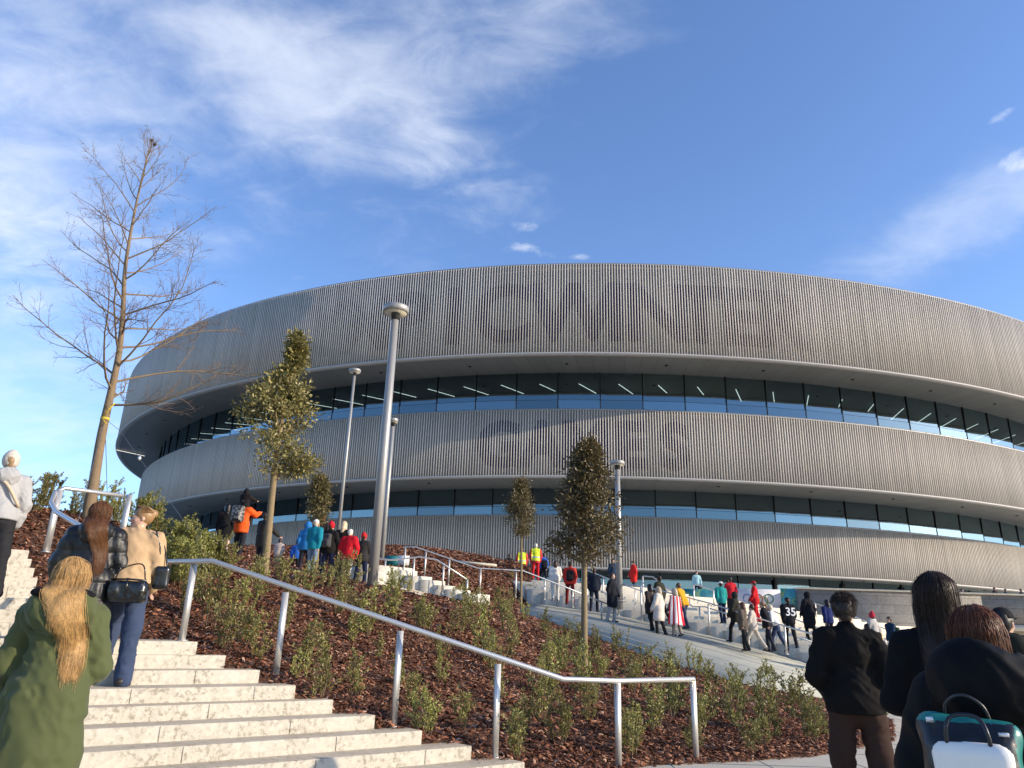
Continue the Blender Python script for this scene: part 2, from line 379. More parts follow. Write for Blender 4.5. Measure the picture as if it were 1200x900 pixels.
# bark chips: uncountable, one scattered sheet
M_chip = bpy.data.materials.new('bark'); M_chip.use_nodes = True
t = NT(M_chip.node_tree); t.n.clear(); o_ = t.new('ShaderNodeOutputMaterial'); b_ = t.new('ShaderNodeBsdfPrincipled', {'Roughness': .85, 'Specular IOR Level': .25}); t.l.new(b_.outputs[0], o_.inputs[0])
rp = t.new('ShaderNodeNewGeometry').outputs['Random Per Island']
t.l.new(t.ramp(rp, [(0, (.06, .021, .011)), (.35, (.145, .054, .027)), (.7, (.255, .102, .052)), (.92, (.40, .20, .115)), (1, (.58, .37, .25))]), b_.inputs['Base Color'])
def chips(n, xr, yr, smin, smax, seed, cond):
    rng = np.random.default_rng(seed); x = rng.uniform(*xr, n); y = rng.uniform(*yr, n); z, s, s2 = bed_surface(x, y)
    k = (s < .03) & (s2 < .02) & cond(x, y); x, y, z = x[k], y[k], z[k]; n = len(x)
    L = rng.uniform(smin, smax, n); W = L*rng.uniform(.25, .6, n); H = W*rng.uniform(.12, .35, n)
    a = rng.uniform(0, 2*math.pi, n); tl = rng.normal(0, .38, n); rl = rng.normal(0, .38, n)
    u = np.stack([np.cos(a)*np.cos(tl), np.sin(a)*np.cos(tl), np.sin(tl)], 1); w = np.stack([-np.sin(a)*np.cos(rl), np.cos(a)*np.cos(rl), np.sin(rl)], 1)
    nn = np.cross(u, w); c = np.stack([x, y, z+.008+H*.6+rng.uniform(0, .022, n)], 1)
    u *= L[:, None]/2; w *= W[:, None]/2; nn *= H[:, None]
    V = np.stack([c-u-w, c+u-w*.8, c+u*.9+w, c-u+w*.7, c-u*.8+nn, c+u*.85+nn], 1)
    b = np.arange(n)[:, None]*6
    q = np.concatenate([b+[0, 1, 5, 4], b+[3, 4, 5, 2]]); tr = np.concatenate([b+[0, 4, 3], b+[1, 2, 5]])
    return V.reshape(-1, 3), q, tr
def put_chips(*a):
    return chips(*a)
parts = [put_chips(26000, (-14, 4), (27, 38), .10, .20, 5, lambda x, y: y > 27.5), put_chips(75000, (-6, 9), (8, 15), .03, .085, 1, lambda x, y: y < 15), put_chips(60000, (-14, 10), (13, 28), .05, .13, 2, lambda x, y: y > 14), put_chips(16000, (-12.5, -6), (9.5, 14), .04, .10, 4, lambda x, y: x < -6)]
Vs, Q, T_, off = [], [], [], 0
for v, q, tr in parts: Vs.append(v); Q.append(q+off); T_.append(tr+off); off += len(v)
mulch = link('bark_mulch', arr_mesh('bark_mulch', np.concatenate(Vs), [np.concatenate(Q), np.concatenate(T_)], M_chip))
tag(mulch, 'red brown bark chip mulch covering the planted slope', 'mulch', kind='stuff')

# ---- paved path along the top of the bed
xs, ys = np.meshgrid(np.arange(-11, -1.9, .3), np.arange(20.0, 28.1, .3)); w_ = np.stack([xs, ys, bed_z(xs, ys)+.045], -1); n0, n1_ = xs.shape; idx = np.arange(n0*n1_).reshape(n0, n1_)
Pc = w_[:-1, :-1]; k_ = (Pc[..., 1] > 21.2-.25*(Pc[..., 0]+6)) & (Pc[..., 1] < 25.5-.1*(Pc[..., 0]+6)) & (Pc[..., 0] < -2.6)
Fp = np.stack([idx[:-1, :-1], idx[:-1, 1:], idx[1:, 1:], idx[1:, :-1]], -1)[k_]; tag(link('upper_path', arr_mesh('upper_path', w_.reshape(-1, 3), [Fp], M_pave, True)), kind='structure')
# ---- forecourt, plaza, far ground
mb = MB(); mb.prism([(-40, -30), (60, -30), (60, 60), (-40, 60)], ZG-.3, ZG); fc = mb.build('forecourt', M_pave); tag(fc, kind='structure')
mb = MB(); mb.add([(-3000, -3000, ZG-.31), (3000, -3000, ZG-.31), (3000, 3000, ZG-.31), (-3000, 3000, ZG-.31)], [(0, 1, 2, 3)]); tag(mb.build('ground', M_field), kind='structure')
mb = MB(); mb.prism([(2.2, 39.0), (120, 39.0), (160, 260), (-120, 260), (-60, 44), (-30, 40)], ZG, ZP); tag(mb.build('plaza', M_plaza), kind='structure')
# paving joints on the forecourt are cut as thin dark sheets
M_joint = mat('joint', (.30, .27, .22), .9)
mb = MB()
for i in range(14):
    p = np.array([2.0+i*1.2, 8.0]); mb.box((p[0], 14, ZG+.003), (.006, 9, .001))
for j in range(12): mb.box((9, 8.6+j*1.2, ZG+.0035), (12, .006, .001))
tag(mb.build('paving_joints', M_joint), kind='structure')

# ---- near stair: one flight, a landing and a second flight, each step a block of stone
st = MB()
def step_block(c, z, back, riser):
    c = np.asarray(c, float); l = c-ED*LEFT; h = CL*back
    j = .0
    st.prism([tuple(l), tuple(c), tuple(c+h), tuple(l+h)], ZG-.2 if False else z-riser-.25, z)
seq = stairs_steps
for i, (c, z) in enumerate(seq):
    nxt = seq[i+1][0] if i+1 < len(seq) else None
    back = ((nxt-c)@CL+.25) if nxt is not None else 1.15
    back = max(back, .5)
    step_block(c, z, back, .14)
stair = empty('staircase', (0, 0, 0), 'broad pale stone stairs climbing to the left below the women', 'stairs')
# risers and treads get their own stone: split faces by normal
Vall = np.concatenate(st.V); mi = []
for f in st.F:
    a, b, c = (Vall[f[0]], Vall[f[1]], Vall[f[2]]); n = np.cross(b-a, c-a); n /= np.linalg.norm(n)+1e-9
    mi.append(1 if n[2] > .8 else 0)
so = link('steps', arr_mesh('steps', Vall, st.F, [M_stone, M_tread], False, mi), stair)
bev = so.modifiers.new('bevel', 'BEVEL'); bev.width = .008; bev.segments = 2; bev.limit_method = 'ANGLE'
# joints between the stone blocks in the risers
mb = MB(); rr = random.Random(3)
for (c, z) in seq:
    tcur = rr.uniform(.3, 1.4)
    while tcur < 9:
        p = np.asarray(c)-ED*tcur-CL*.002; mb.box((p[0], p[1], z-.068), (.0022, .003, .062), rot_z(math.atan2(ED[1], ED[0]))); tcur += rr.uniform(1.1, 1.5)
mb.build('block_joint', M_joint, stair)

# ---- handrails
M_rail = steel('brushed_steel', .62, .40); M_post = steel('post_steel', .58, .5)
def handrail(label, path, posts, r=.027, post=(.034, .014), smooth=False, name='handrail', rails=(0.0,)):
    """path: rail centre line; posts: (base point, z of rail there, post rotation)"""
    root = empty(name, tuple(posts[0][0]), label, 'handrail', 'steel handrails')
    inv = -np.array(posts[0][0], float)
    P = np.array(path, float)
    m = MB(); m.tube((smooth_path(P) if smooth else P)+inv, r, 10); m.build('rail', M_rail, root, True)
    for b, zt, a in posts:
        q = MB(); b = np.array(b, float); h = (zt-b[2])/2; q.box((b[0]+inv[0], b[1]+inv[1], b[2]+h+inv[2]), (post[0], post[1], h), rot_z(a))
        q.box((b[0]+inv[0], b[1]+inv[1], b[2]+.006+inv[2]), (.05, .05, .006), rot_z(a)); q.build('post', M_post, root)
    return root
RH = .93
def on_b(px_, k0):      # point on the stair boundary at pixel column px_, between corners
    best = None
    for a, b in zip(corners[:-1], corners[1:]):
        for t_ in np.linspace(0, 1, 40):
            q = np.array(a)*(1-t_)+np.array(b)*t_; e = abs(600+868*q[0]/(q[1]*.947)-px_)
            if best is None or e < best[0]: best = (e, q)
    return best[1]
nr = []
for (tx, ty, bx, by) in [(224, 660, 213, 751), (335, 693, 322, 799), (466, 738, 461, 852), (583, 777, 580, 888)]:
    k = min(range(9), key=lambda i: abs(corners_px[i][0]-bx-15)); z = zstep(k)
    b = atz(bx, by, z); nr.append((b, atY(tx, ty, b[1])[2]))
e1 = atz(725, 902, ZG); e2 = atz(816, 893, ZG)
pr = []
lf = atY(150, 659, nr[0][0][1]+.05); pr.append(lf); pr.append(atY(249, 657.5, nr[0][0][1]-.05))
pr.append(atY(660, 796, e1[1]-.55)); pr.append(atY(724, 798, e1[1])); pr.append(atY(813, 796, e2[1]))
posts = [(b, zt-.01, .7) for b, zt in nr]+[(e1, pr[3][2]-.01, .2), (e2, pr[4][2], .2)]
handrail('long brushed steel handrail beside the lower stone steps, in front of the mulch bed', pr, posts, r=.03)
# rail of the second flight, turning back over the top landing
a0 = atY(165, 652, 8.6); a1 = atY(100, 620, 9.3); a2 = atY(66, 600, 10.4); a3 = atY(60, 589, 10.75); a4 = atY(65, 577, 10.95); a5 = atY(76, 572, 11.1); a6 = atY(145, 581, 11.7)
pA = np.array([f2_hi[0], f2_hi[1], Z2]); ptop = atY(73, 574, 11.0)
pB = atY(140, 640, 11.7); pC = atY(47, 700, 9.6); pD = atY(66, 594, 9.6)
handrail('steel handrail with a rounded return around the top of the upper steps, left edge', [a0, a1, a2, a3, a4, a5, a6], [((ptop[0]-.02, ptop[1]-.02, Z2), ptop[2]-.01, .9), (pB, a6[2]+.02, .2), (f2_lo.tolist()+[Z0], a0[2]-.02, .7)], r=.032, post=(.042, .016))

# ---- far stairs: one plane of steps rising to the plaza, seen almost edge on
FC = np.array([-.447, .894]); FE = np.array([.894, .447])
def far_plane(x, y): return ZP-.25*((39-y)*.9+.45*(x-6))
u_of = lambda x, y: x*FC[0]+y*FC[1]
u0 = u_of(12.2, 23.2); SL = .25/.99*1.0
SLOPE = .25*math.hypot(.9, .45)
u_top = u_of(6, 39); nst = 28; rise = (ZP-ZG)/nst; tread = (u_top-u0)/nst*1.0
tread = (u_top-u0)/nst
def far_z(x, y):
    k = math.floor((u_of(x, y)-u0)/tread)+1; return ZG+rise*min(max(k, 0), nst)
fs = MB()
def n_at_u(u):
    """near end of a far step: where the foot line reaches this height along the climb"""
    L = [(np.array(p[:2]), u_of(p[0], p[1])) for p in N_line]
    if u <= L[0][1]: return L[0][0]
    for (a, ua), (b, ub) in zip(L[:-1], L[1:]):
        if ua <= u <= ub: return a+(b-a)*(u-ua)/(ub-ua)
    return L[-1][0]+FC*(u-L[-1][1])
for k in range(nst):
    ua = u0+k*tread; p = n_at_u(ua+.001); w = 20.0 - k*.12
    q = p+FE*w; h = FC*(tread+.2)
    if k == nst-1: h = FC*1.2
    fs.prism([tuple(p), tuple(q), tuple(q+h), tuple(p+h)], ZG-.1, ZG+rise*(k+1)-.0005*(k % 2))
fst = empty('staircase', (0, 0, 0), 'wide sunlit stairs full of people, rising behind the sloping stone bank', 'stairs')
fs.build('steps', M_fstone, fst)
# sloping bank between the bed and the far stairs
bk = MB(); nL, nN = len(L_line), len(N_line)
def resample(L, n):
    L = np.array(L, float); s = np.concatenate([[0], np.cumsum(np.linalg.norm(np.diff(L, axis=0), axis=1))]); q = np.linspace(0, s[-1], n)
    return np.stack([np.interp(q, s, L[:, i]) for i in range(3)], 1)
NS = 24; La, Na = resample(L_line, NS), resample(N_line, NS); rows = 1
for r_ in range(rows):
    f0, f1 = r_/rows+.0012, (r_+1)/rows-.0012
    A, B = La*(1-f0)+Na*f0, La*(1-f1)+Na*f1; dz = .0
    V = np.concatenate([A, B, A-[0, 0, .35], B-[0, 0, .35]]); n = NS
    Fq = [(i, i+1, n+i+1, n+i) for i in range(n-1)]+[(2*n+i, 2*n+i+1, i+1, i) for i in range(n-1)]+[(n+i, n+i+1, 3*n+i+1, 3*n+i) for i in range(n-1)]+[(0, n, 3*n, 2*n), (2*n-1, n-1, 3*n-1, 4*n-1)]
    Fq = [f[::-1] for f in Fq]; bk.add(V, Fq)
for f_ in (.10, .22, .36, .52, .70, .88):
    A = La*(1-f_)+Na*f_+[0, 0, .004]; B = La*(1-f_-.012)+Na*(f_+.012)+[0, 0, .004]; bk.add(np.concatenate([A, B]), [(i, i+1, NS+i+1, NS+i)[::-1] for i in range(NS-1)], 1)
bo = bk.build('sloping_bank', [M_bank, M_joint]); tag(bo, 'long pale green grey stone bank sloping between bark mulch and far stairs', 'stone bank')
# upstand kerb under the bank's lower edge
# ---- retaining wall with parapet and passage opening on the right
wl = empty('retaining_wall', (20, 39, ZG), 'grey coursed stone retaining wall at the right with dark passage opening', 'wall')
mb = MB(); Yw = 38.4
mb.box((4.2, .1-.6, (ZP+.12-ZG)/2), (9.0, .5, (ZP+.12-ZG)/2)); 
mb.box((33+4.0, -.5, (ZP+.12-ZG)/2), (30, .5, (ZP+.12-ZG)/2)) if False else None
xo0, xo1, zo = 23.6, 31.0, 1.05
mb = MB(); mb.box(((14.6+xo0)/2-20, -.5, (ZP+.12-ZG)/2), ((xo0-14.6)/2, .5, (ZP+.12-ZG)/2)); mb.box(((xo1+70)/2-20, -.5, (ZP+.12-ZG)/2), ((70-xo1)/2, .5, (ZP+.12-ZG)/2))
mb.box(((xo0+xo1)/2-20, -.5, (zo+ZP+.12)/2-ZG), ((xo1-xo0)/2, .5, (ZP+.12-zo)/2)); mb.build('wall_stone', M_wall, wl)
mb = MB(); mb.box(((14.6+70)/2-20, -.52, ZP+.16-ZG), (27.7, .56, .04)); mb.build('coping', M_fstone, wl)
mb = MB(); mb.box(((xo0+xo1)/2-20, .02, (zo-ZG)/2), ((xo1-xo0)/2, .01, (zo-ZG)/2)); mb.build('passage_back', mat('passage', (.13, .12, .10), .8, noise=(2, .2)), wl)
mb = MB(); mb.box(((xo0+xo1)/2-20, -1.03, zo-ZG+.02), ((xo1-xo0)/2+.15, .03, .14)); mb.build('lintel', mat('lintel', (.42, .40, .35), .7), wl)
# ================================================================== ARENA (elliptical plan, three slatted rings)
BC = np.array([22.65, 156.2]); BA, BPH = .9469, .9459
_cb, _sb = math.cos(BPH), math.sin(BPH)
def ring_pt(Rr, th):
    """plan point of the ellipse of mean radius Rr at parameter th, with outward normal"""
    X, Y = Rr/BA*np.cos(th), Rr*BA*np.sin(th); nx, ny = np.cos(th)*BA, np.sin(th)/BA
    x, y = _cb*X-_sb*Y+BC[0], _sb*X+_cb*Y+BC[1]; ux, uy = _cb*nx-_sb*ny, _sb*nx+_cb*ny; L = np.hypot(ux, uy)
    return np.stack([x, y], -1), np.stack([ux/L, uy/L], -1)
TH = np.linspace(0, 2*math.pi, 20001)
def arc_table(Rr):
    P, _ = ring_pt(Rr, TH); s = np.concatenate([[0], np.cumsum(np.linalg.norm(np.diff(P, axis=0), axis=1))]); return s
def th_towards(px_):
    """ring parameter where the ray column px_ first meets the ellipse (mean radius Rr)"""
    pass
arena = empty('arena', (BC[0], BC[1], ZP), 'huge round grey arena of three slatted metal rings with glass bands', 'arena')
INV = np.array([-BC[0], -BC[1], -ZP])
# the part of the plan that faces the forecourt
def facing(Rr, n, extra=.35):
    P, N = ring_pt(Rr, TH[:-1]); vis = (P*N).sum(1) < 0; idx = np.where(vis)[0]
    # contiguous run (roll so that it does not wrap)
    br = np.where(np.diff(idx) > 1)[0]
    if len(br): idx = np.concatenate([idx[br[0]+1:]-20000, idx[:br[0]+1]])
    a, b = TH[1]*idx[0]-extra, TH[1]*idx[-1]+extra
    return a, b
TA, TB = facing(91.2, 0)
def th_list(Rr, spacing, a=None, b=None):
    a, b = (TA if a is None else a), (TB if b is None else b)
    t_ = np.linspace(a, b, 8001); P, _ = ring_pt(Rr, t_); s = np.concatenate([[0], np.cumsum(np.linalg.norm(np.diff(P, axis=0), axis=1))])
    return np.interp(np.arange(0, s[-1], spacing), s, t_)
def band(name, R0, z0, R1, z1, m, parent=arena, n=360, full=False):
    th = np.linspace(0, 2*math.pi, n+1) if full else np.linspace(TA, TB, n+1)
    A, _ = ring_pt(R0, th); B, _ = ring_pt(R1, th)
    V = np.concatenate([np.c_[A, np.full(n+1, z0)], np.c_[B, np.full(n+1, z1)]])+INV
    F = np.array([(i+1, i, n+1+i, n+2+i) for i in range(n)])
    return link(name, arr_mesh(name, V, [F], m, True), parent)
M_slat = mat('aluminium_slat', (.585, .535, .465), .75, 0, noise=(.10, .11), rnd=.10, spec=.2)
M_back = mat('ring_backing', (.36, .33, .29), .8, 0.0, noise=(.25, .18))
M_cop = mat('ring_coping', (.30, .30, .30), .5, .4)
M_edge = mat('ring_edge_trim', (.42, .40, .37), .6, .1)
M_frame = mat('dark_frame', (.02, .022, .025), .4, .5)
M_led = mat('unlit_letters', (.05, .036, .075), .6)
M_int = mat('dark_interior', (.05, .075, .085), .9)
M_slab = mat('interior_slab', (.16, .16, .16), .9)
# soffit: grey panels with radial seams and small downlights
M_soff = bpy.data.materials.new('soffit'); M_soff.use_nodes = True; t = NT(M_soff.node_tree); t.n.clear()
o_ = t.new('ShaderNodeOutputMaterial'); b_ = t.new('ShaderNodeBsdfPrincipled', {'Roughness': .5, 'Metallic': .2}); t.l.new(b_.outputs[0], o_.inputs[0])
co = t.new('ShaderNodeTexCoord').outputs['Object']; sp = t.new('ShaderNodeSeparateXYZ', {0: co})
an = t.math('MULTIPLY', t.math('ARCTAN2', sp.outputs[1], sp.outputs[0]), 190/math.pi)
fr = t.math('FRACT', an); seam = t.math('LESS_THAN', fr, .02)
vv = t.new('ShaderNodeTexWhiteNoise', {'W': t.math('FLOOR', an)}, noise_dimensions='1D').outputs[0]
cc = t.mixc(seam, t.new('ShaderNodeHueSaturation', {'Color': (.20, .20, .185, 1), 'Value': t.math('ADD', t.math('MULTIPLY', vv, .12), .94)}).outputs[0], (.06, .06, .06, 1)); t.l.new(cc, b_.inputs[0])
# glass: dark tint, mirror-like; every pane is slightly out of true
def glass(name, tint, refl):
    m = bpy.data.materials.new(name); m.use_nodes = True; t = NT(m.node_tree); t.n.clear(); o = t.new('ShaderNodeOutputMaterial')
    co = t.new('ShaderNodeTexCoord').outputs['Object']; n = t.new('ShaderNodeTexNoise', {'Vector': co, 'Scale': .35, 'Detail': 1}).outputs[0]
    bp = t.new('ShaderNodeBump', {'Height': n, 'Strength': .25, 'Distance': .03})
    gl = t.new('ShaderNodeBsdfGlossy', {'Color': (.66, .88, .96, 1), 'Roughness': .02, 'Normal': bp.outputs[0]}); tr = t.new('ShaderNodeBsdfTransparent', {'Color': (*tint, 1)})
    f = t.new('ShaderNodeFresnel', {'IOR': 1.5}).outputs[0]; f = t.math('ADD', t.math('MULTIPLY', f, 1.1), refl, True)
    t.l.new(t.new('ShaderNodeMixShader', {0: f, 1: tr.outputs[0], 2: gl.outputs[0]}).outputs[0], o.inputs[0]); return m
M_glass = glass('tinted_glass', (.40, .56, .60), .16)
M_glass2 = glass('coated_glass', (.30, .36, .40), .15)
M_glass3 = glass('blind_backed_glass', (.55, .62, .64), .22)
M_lamp = bpy.data.materials.new('light_strip'); M_lamp.use_nodes = True; t = NT(M_lamp.node_tree); t.n.clear()
t.l.new(t.new('ShaderNodeEmission', {'Color': (1, .95, .85, 1), 'Strength': 1.3}).outputs[0], t.new('ShaderNodeOutputMaterial').inputs[0])

RINGS = [(91.2, 34.0, 24.75), (87.2, 20.64, 14.10), (81.3, 11.43, 6.40)]
SPACING = .262
for ri, (Rr, zt, zb) in enumerate(RINGS):
    ring = band('facade_ring', Rr-.34, zb+.05, Rr-.34, zt-.05, M_back)
    th = th_list(Rr, SPACING); P, N = ring_pt(Rr-.10, th); T = np.stack([-N[:, 1], N[:, 0]], 1); n = len(th)
    hw, hd = .045, .070; z0, z1 = zb+.10, zt-.08
    c = [P+N*hd-T*hw, P+N*hd+T*hw, P-N*hd+T*hw, P-N*hd-T*hw]
    V = np.stack([np.c_[q, np.full(n, z)] for z in (z0, z1) for q in c], 1)+INV; b = np.arange(n)[:, None]*8
    F = np.concatenate([b+f for f in ([0, 1, 5, 4], [1, 2, 6, 5], [2, 3, 7, 6], [3, 0, 4, 7], [3, 2, 1, 0], [4, 5, 6, 7])])
    link('slats', arr_mesh('slats', V.reshape(-1, 3), [F], M_slat), ring)
    # edge profiles (thin rolled boxes above and below the slats)
    for nm, za, zb_, m in (('coping', zt-.08, zt+.10, M_cop), ('edge_trim', zb-.06, zb+.10, M_edge)):
        n = 480; th = np.linspace(TA, TB, n+1); A, _ = ring_pt(Rr-.195 if nm == 'coping' else Rr+.03, th); B, _ = ring_pt(Rr-.60, th)
        V = np.concatenate([np.c_[q, np.full(n+1, z)] for q, z in ((A, za), (A, zb_), (B, zb_), (B, za))])+INV; m1 = n+1
        F = [(i+1+k*m1, i+k*m1, i+((k+1) % 4)*m1, i+1+((k+1) % 4)*m1) for k in range(4) for i in range(n)]
        link(nm, arr_mesh(nm, V, F, m), ring)
    # soffit
    so_ = band('soffit', Rr-.5, zb, Rr-8.2, zb+.35, M_soff)
    th = th_list(Rr-3, 9.5); P, _ = ring_pt(Rr-3.0, th); q = MB()
    q.lathe([(.16, -.02), (.16, .03)], 12); dme = q.mesh('downlight', M_frame)
    for p in P: link('downlight', dme, so_, (p[0]+INV[0], p[1]+INV[1], zb+.04+INV[2]))
band('roof', 90.6, 33.9, 20, 36.5, M_cop, n=180, full=True)
# glass bands
GL = [(85.3, 20.64-1.1, 24.75+.25, 22.15), (79.9, 11.43-1.0, 14.10+.30, 12.55), (75.2, ZP, 6.40+.30, 5.95)]
PW = 4.15
for gi, (Rg, z0, z1, zm) in enumerate(GL):
    th = th_list(Rg, PW, TA+.25, TB-.25)
    fr_ = MB()
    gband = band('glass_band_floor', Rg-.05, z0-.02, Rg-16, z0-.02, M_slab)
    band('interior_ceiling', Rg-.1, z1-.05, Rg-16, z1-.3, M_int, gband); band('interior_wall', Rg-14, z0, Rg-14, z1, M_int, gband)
    for a, b in zip(th[:-1], th[1:]):
        (p, q), _n = ring_pt(Rg, np.array([a, b])); d = (q-p)/np.linalg.norm(q-p); nn = np.array([d[1], -d[0]])
        if nn@p > 0: nn = -nn
        jit = random.uniform(-.006, .006)
        for (za, zb_, mm) in ((zm, z1, M_glass), (z0, zm-.03, M_glass2)):
            off = nn*(.06 if mm is M_glass2 else 0.0); j2 = random.uniform(-.012, .012)
            e = [(p+d*.05+off-nn*jit), (q-d*.05+off+nn*jit)]
            V = [(*e[0], za), (*e[1], za), (*(e[1]+nn*j2), zb_), (*(e[0]+nn*j2), zb_)]
            V = [(v[0]+INV[0], v[1]+INV[1], v[2]+INV[2]) for v in V]
            cam_side = np.cross(np.subtract(V[1], V[0]), np.subtract(V[2], V[0]))[:2]@nn
            link('window', arr_mesh('window', V, [(0, 1, 2, 3) if cam_side > 0 else (3, 2, 1, 0)], M_glass3 if mm is M_glass2 and random.random() < .3 else mm), arena)
        rz = math.atan2(d[1], d[0])
        fr_.box((p[0]+INV[0], p[1]+INV[1], (z0+z1)/2+INV[2]), (.05, .09, (z1-z0)/2), rot_z(rz))
        mid = (p+q)/2+nn*.02; fr_.box((mid[0]+INV[0], mid[1]+INV[1], zm-.015+INV[2]), (np.linalg.norm(q-p)/2-.05, .03, .02), rot_z(rz))
        if gi == 0:      # ceiling light strips inside, running towards the middle
            c0 = (p+q)/2-nn*2.2; dirn = -nn*.85+d*.5*(1 if gi == 0 else -1); L = random.choice([2.8, 3.6, 4.4])
            if True:
                lo = MB(); e = c0+dirn*L/2; lo.box((e[0]+INV[0], e[1]+INV[1], z1-.42+INV[2]), (L/2, .035, .02), rot_z(math.atan2(dirn[1], dirn[0]))); lo.build('ceiling_light', M_lamp, gband)
    fr_.build('mullion', M_frame, arena)
    if gi < 2:
        # pale parapet and furniture glimpsed behind the glass
        q = MB(); th2 = th_list(Rg-5, 2.6, TA+.3, TB-.3); P, N = ring_pt(Rg-5, th2)
        for p, nn in zip(P, N):
            if random.random() < .45:
                h = random.uniform(.4, 1.3); q.box((p[0]+INV[0], p[1]+INV[1], z0+1.1+h/2+INV[2]), (random.uniform(.3, 1.1), .3, h/2), rot_z(math.atan2(nn[1], nn[0])+math.pi/2))
        q.build('interior_fittings', mat('fittings', (.22, .27, .27), .7, rnd=.6), gband)
    else:
        q = MB(); q.box((0, 0, (6.4-z0)/2), (.12, .12, (6.4-z0)/2)); cme = q.mesh('column', mat('plaza_column', (.10, .10, .10), .6))
        for a in th[::2]:
            (p,), (nn,) = ring_pt(Rg+.3, np.array([a])); link('column', cme, gband, (p[0]+INV[0], p[1]+INV[1], z0+INV[2]))

# unlit letters standing between slats and backing
def letters(text, Rr, zc, size, px0, px1, pxy):
    def th_px(x):
        d = ray(x, pxy); P, N = ring_pt(Rr, np.linspace(TA, TB, 6000)); az = np.arctan2(P[:, 0], P[:, 1]); vis = (P*N).sum(1) < 0
        e = np.abs(az-math.atan2(d[0], d[1]))+np.where(vis, 0, 9); return np.linspace(TA, TB, 6000)[e.argmin()]
    ta, tb = th_px(px0), th_px(px1); n = len(text)
    root = None
    for i, ch in enumerate(text):
        if ch == ' ': continue
        th0 = ta+(tb-ta)*i/(n-1)
        cu = bpy.data.curves.new('letter', 'FONT'); cu.body = ch; cu.size = size; cu.align_x = 'CENTER'; cu.offset = .27; cu.extrude = .02
        ob = bpy.data.objects.new('letter_tmp', cu); col.objects.link(ob); dg = bpy.context.evaluated_depsgraph_get(); me = bpy.data.meshes.new_from_object(ob.evaluated_get(dg)); bpy.data.objects.remove(ob)
        (p,), (nn,) = ring_pt(Rr, np.array([th0])); tx = np.array([-nn[1], nn[0]])
        if tx[0] < 0: tx = -tx
        M = Matrix(((tx[0], 0, nn[0], p[0]+INV[0]), (tx[1], 0, nn[1], p[1]+INV[1]), (0, 1, 0, zc-size*.36+INV[2]), (0, 0, 0, 1)))
        me.transform(M); me.materials.clear(); me.materials.append(M_led); link('letter', me, arena)
letters('OLYMPIC', 91.2-.27, 29.2, 7.9, 308, 588, 365)
letters('WINTER', 91.2-.27, 29.2, 7.9, 672, 915, 365)
letters('GAMES', 87.2-.27, 17.4, 5.9, 585, 790, 520)
# ================================================================== LAMPS
M_pole = mat('lamp_steel', (.34, .33, .31), .45, .35, noise=(5, .06)); M_ldark = mat('lamp_dark', (.03, .03, .03), .5); M_lens = mat('lamp_lens', (.75, .70, .55), .3)
def street_lamp(label, base, ztop, r, rh, name='street_lamp'):
    root = empty(name, tuple(base), label, 'street lamp', 'street lamps round the stairs'); h = ztop-base[2]
    m = MB(); m.tube([(0, 0, -.3), (0, 0, h*.5), (0, 0, h-.06)], [r, r*.92, r*.78], 16); m.build('pole', M_pole, root, True)
    m = MB(); m.lathe([(r*1.9, 0), (r*1.9, .03), (r*1.05, .04)], 16); m.build('base_plate', M_pole, root)
    m = MB(); m.lathe([(r*.85, h-.22), (r*.95, h-.05), (r*1.2, h-.02)], 16); m.build('neck', M_ldark, root, True)
    m = MB(); m.lathe([(rh*.90, h-.035), (rh, h-.03), (rh, h+.10), (rh*.96, h+.125), (rh*.3, h+.15)], 40); hd = m.build('lamp_head', M_pole, root)
    m = MB(); m.lathe([(rh*.86, h-.045), (rh*.86, h-.036)], 40); m.build('lens', M_lens, hd)
def lamp_px(label, xb, yb, Yd, xt, yt, r, rh, zb=None):
    b = atY(xb, yb, Yd); top = atY(xt, yt, Yd)
    b = np.array([(b[0]+top[0])/2, Yd, b[2] if zb is None else zb]); street_lamp(label, b, top[2]-.08, r, rh)
lamp_px('tallest street lamp with round flat head, nearest, beside the person in red jacket', 438, 690, 16.5, 462, 362, .115, .315)
lamp_px('thin grey street lamp between the leafy tree and the tallest lamp', 397, 640, 36, 414, 434, .085, .30)
lamp_px('street lamp mostly hidden behind the pole of the tallest lamp', 448, 660, 31, 460, 492, .10, .21)
lamp_px('street lamp with oval head rising behind the big round tree on the right', 727, 705, 30.5, 722.5, 542, .13, .31)

# ================================================================== VEGETATION
def leafmat(name, c1, c2, rough=.45, spec=.5, trans=.18):
    m = bpy.data.materials.new(name); m.use_nodes = True; t = NT(m.node_tree); t.n.clear(); o = t.new('ShaderNodeOutputMaterial')
    g = t.new('ShaderNodeNewGeometry').outputs['Random Per Island']; ob = t.new('ShaderNodeObjectInfo').outputs['Random']
    c = t.mixc(g, (*c1, 1), (*c2, 1)); c = t.new('ShaderNodeHueSaturation', {'Hue': t.math('ADD', t.math('MULTIPLY', ob, .03), .485), 'Value': t.math('ADD', t.math('MULTIPLY', ob, .5), .75), 'Color': c}).outputs[0]
    b = t.new('ShaderNodeBsdfPrincipled', {'Roughness': rough, 'Specular IOR Level': spec, 'Base Color': c}); tr = t.new('ShaderNodeBsdfTranslucent', {0: c})
    t.l.new(t.new('ShaderNodeMixShader', {0: trans, 1: b.outputs[0], 2: tr.outputs[0]}).outputs[0], o.inputs[0]); return m
M_shrub = leafmat('shrub_leaf', (.15, .155, .038), (.37, .34, .09)); M_stem = mat('stem', (.13, .09, .05), .9)
M_oak = leafmat('oak_leaf', (.10, .09, .028), (.33, .27, .10), .42, .5, .22); M_oak2 = leafmat('dark_oak_leaf', (.085, .075, .028), (.27, .215, .085), .42, .5, .22)
M_hedge = leafmat('hedge_leaf', (.13, .13, .032), (.34, .31, .08))
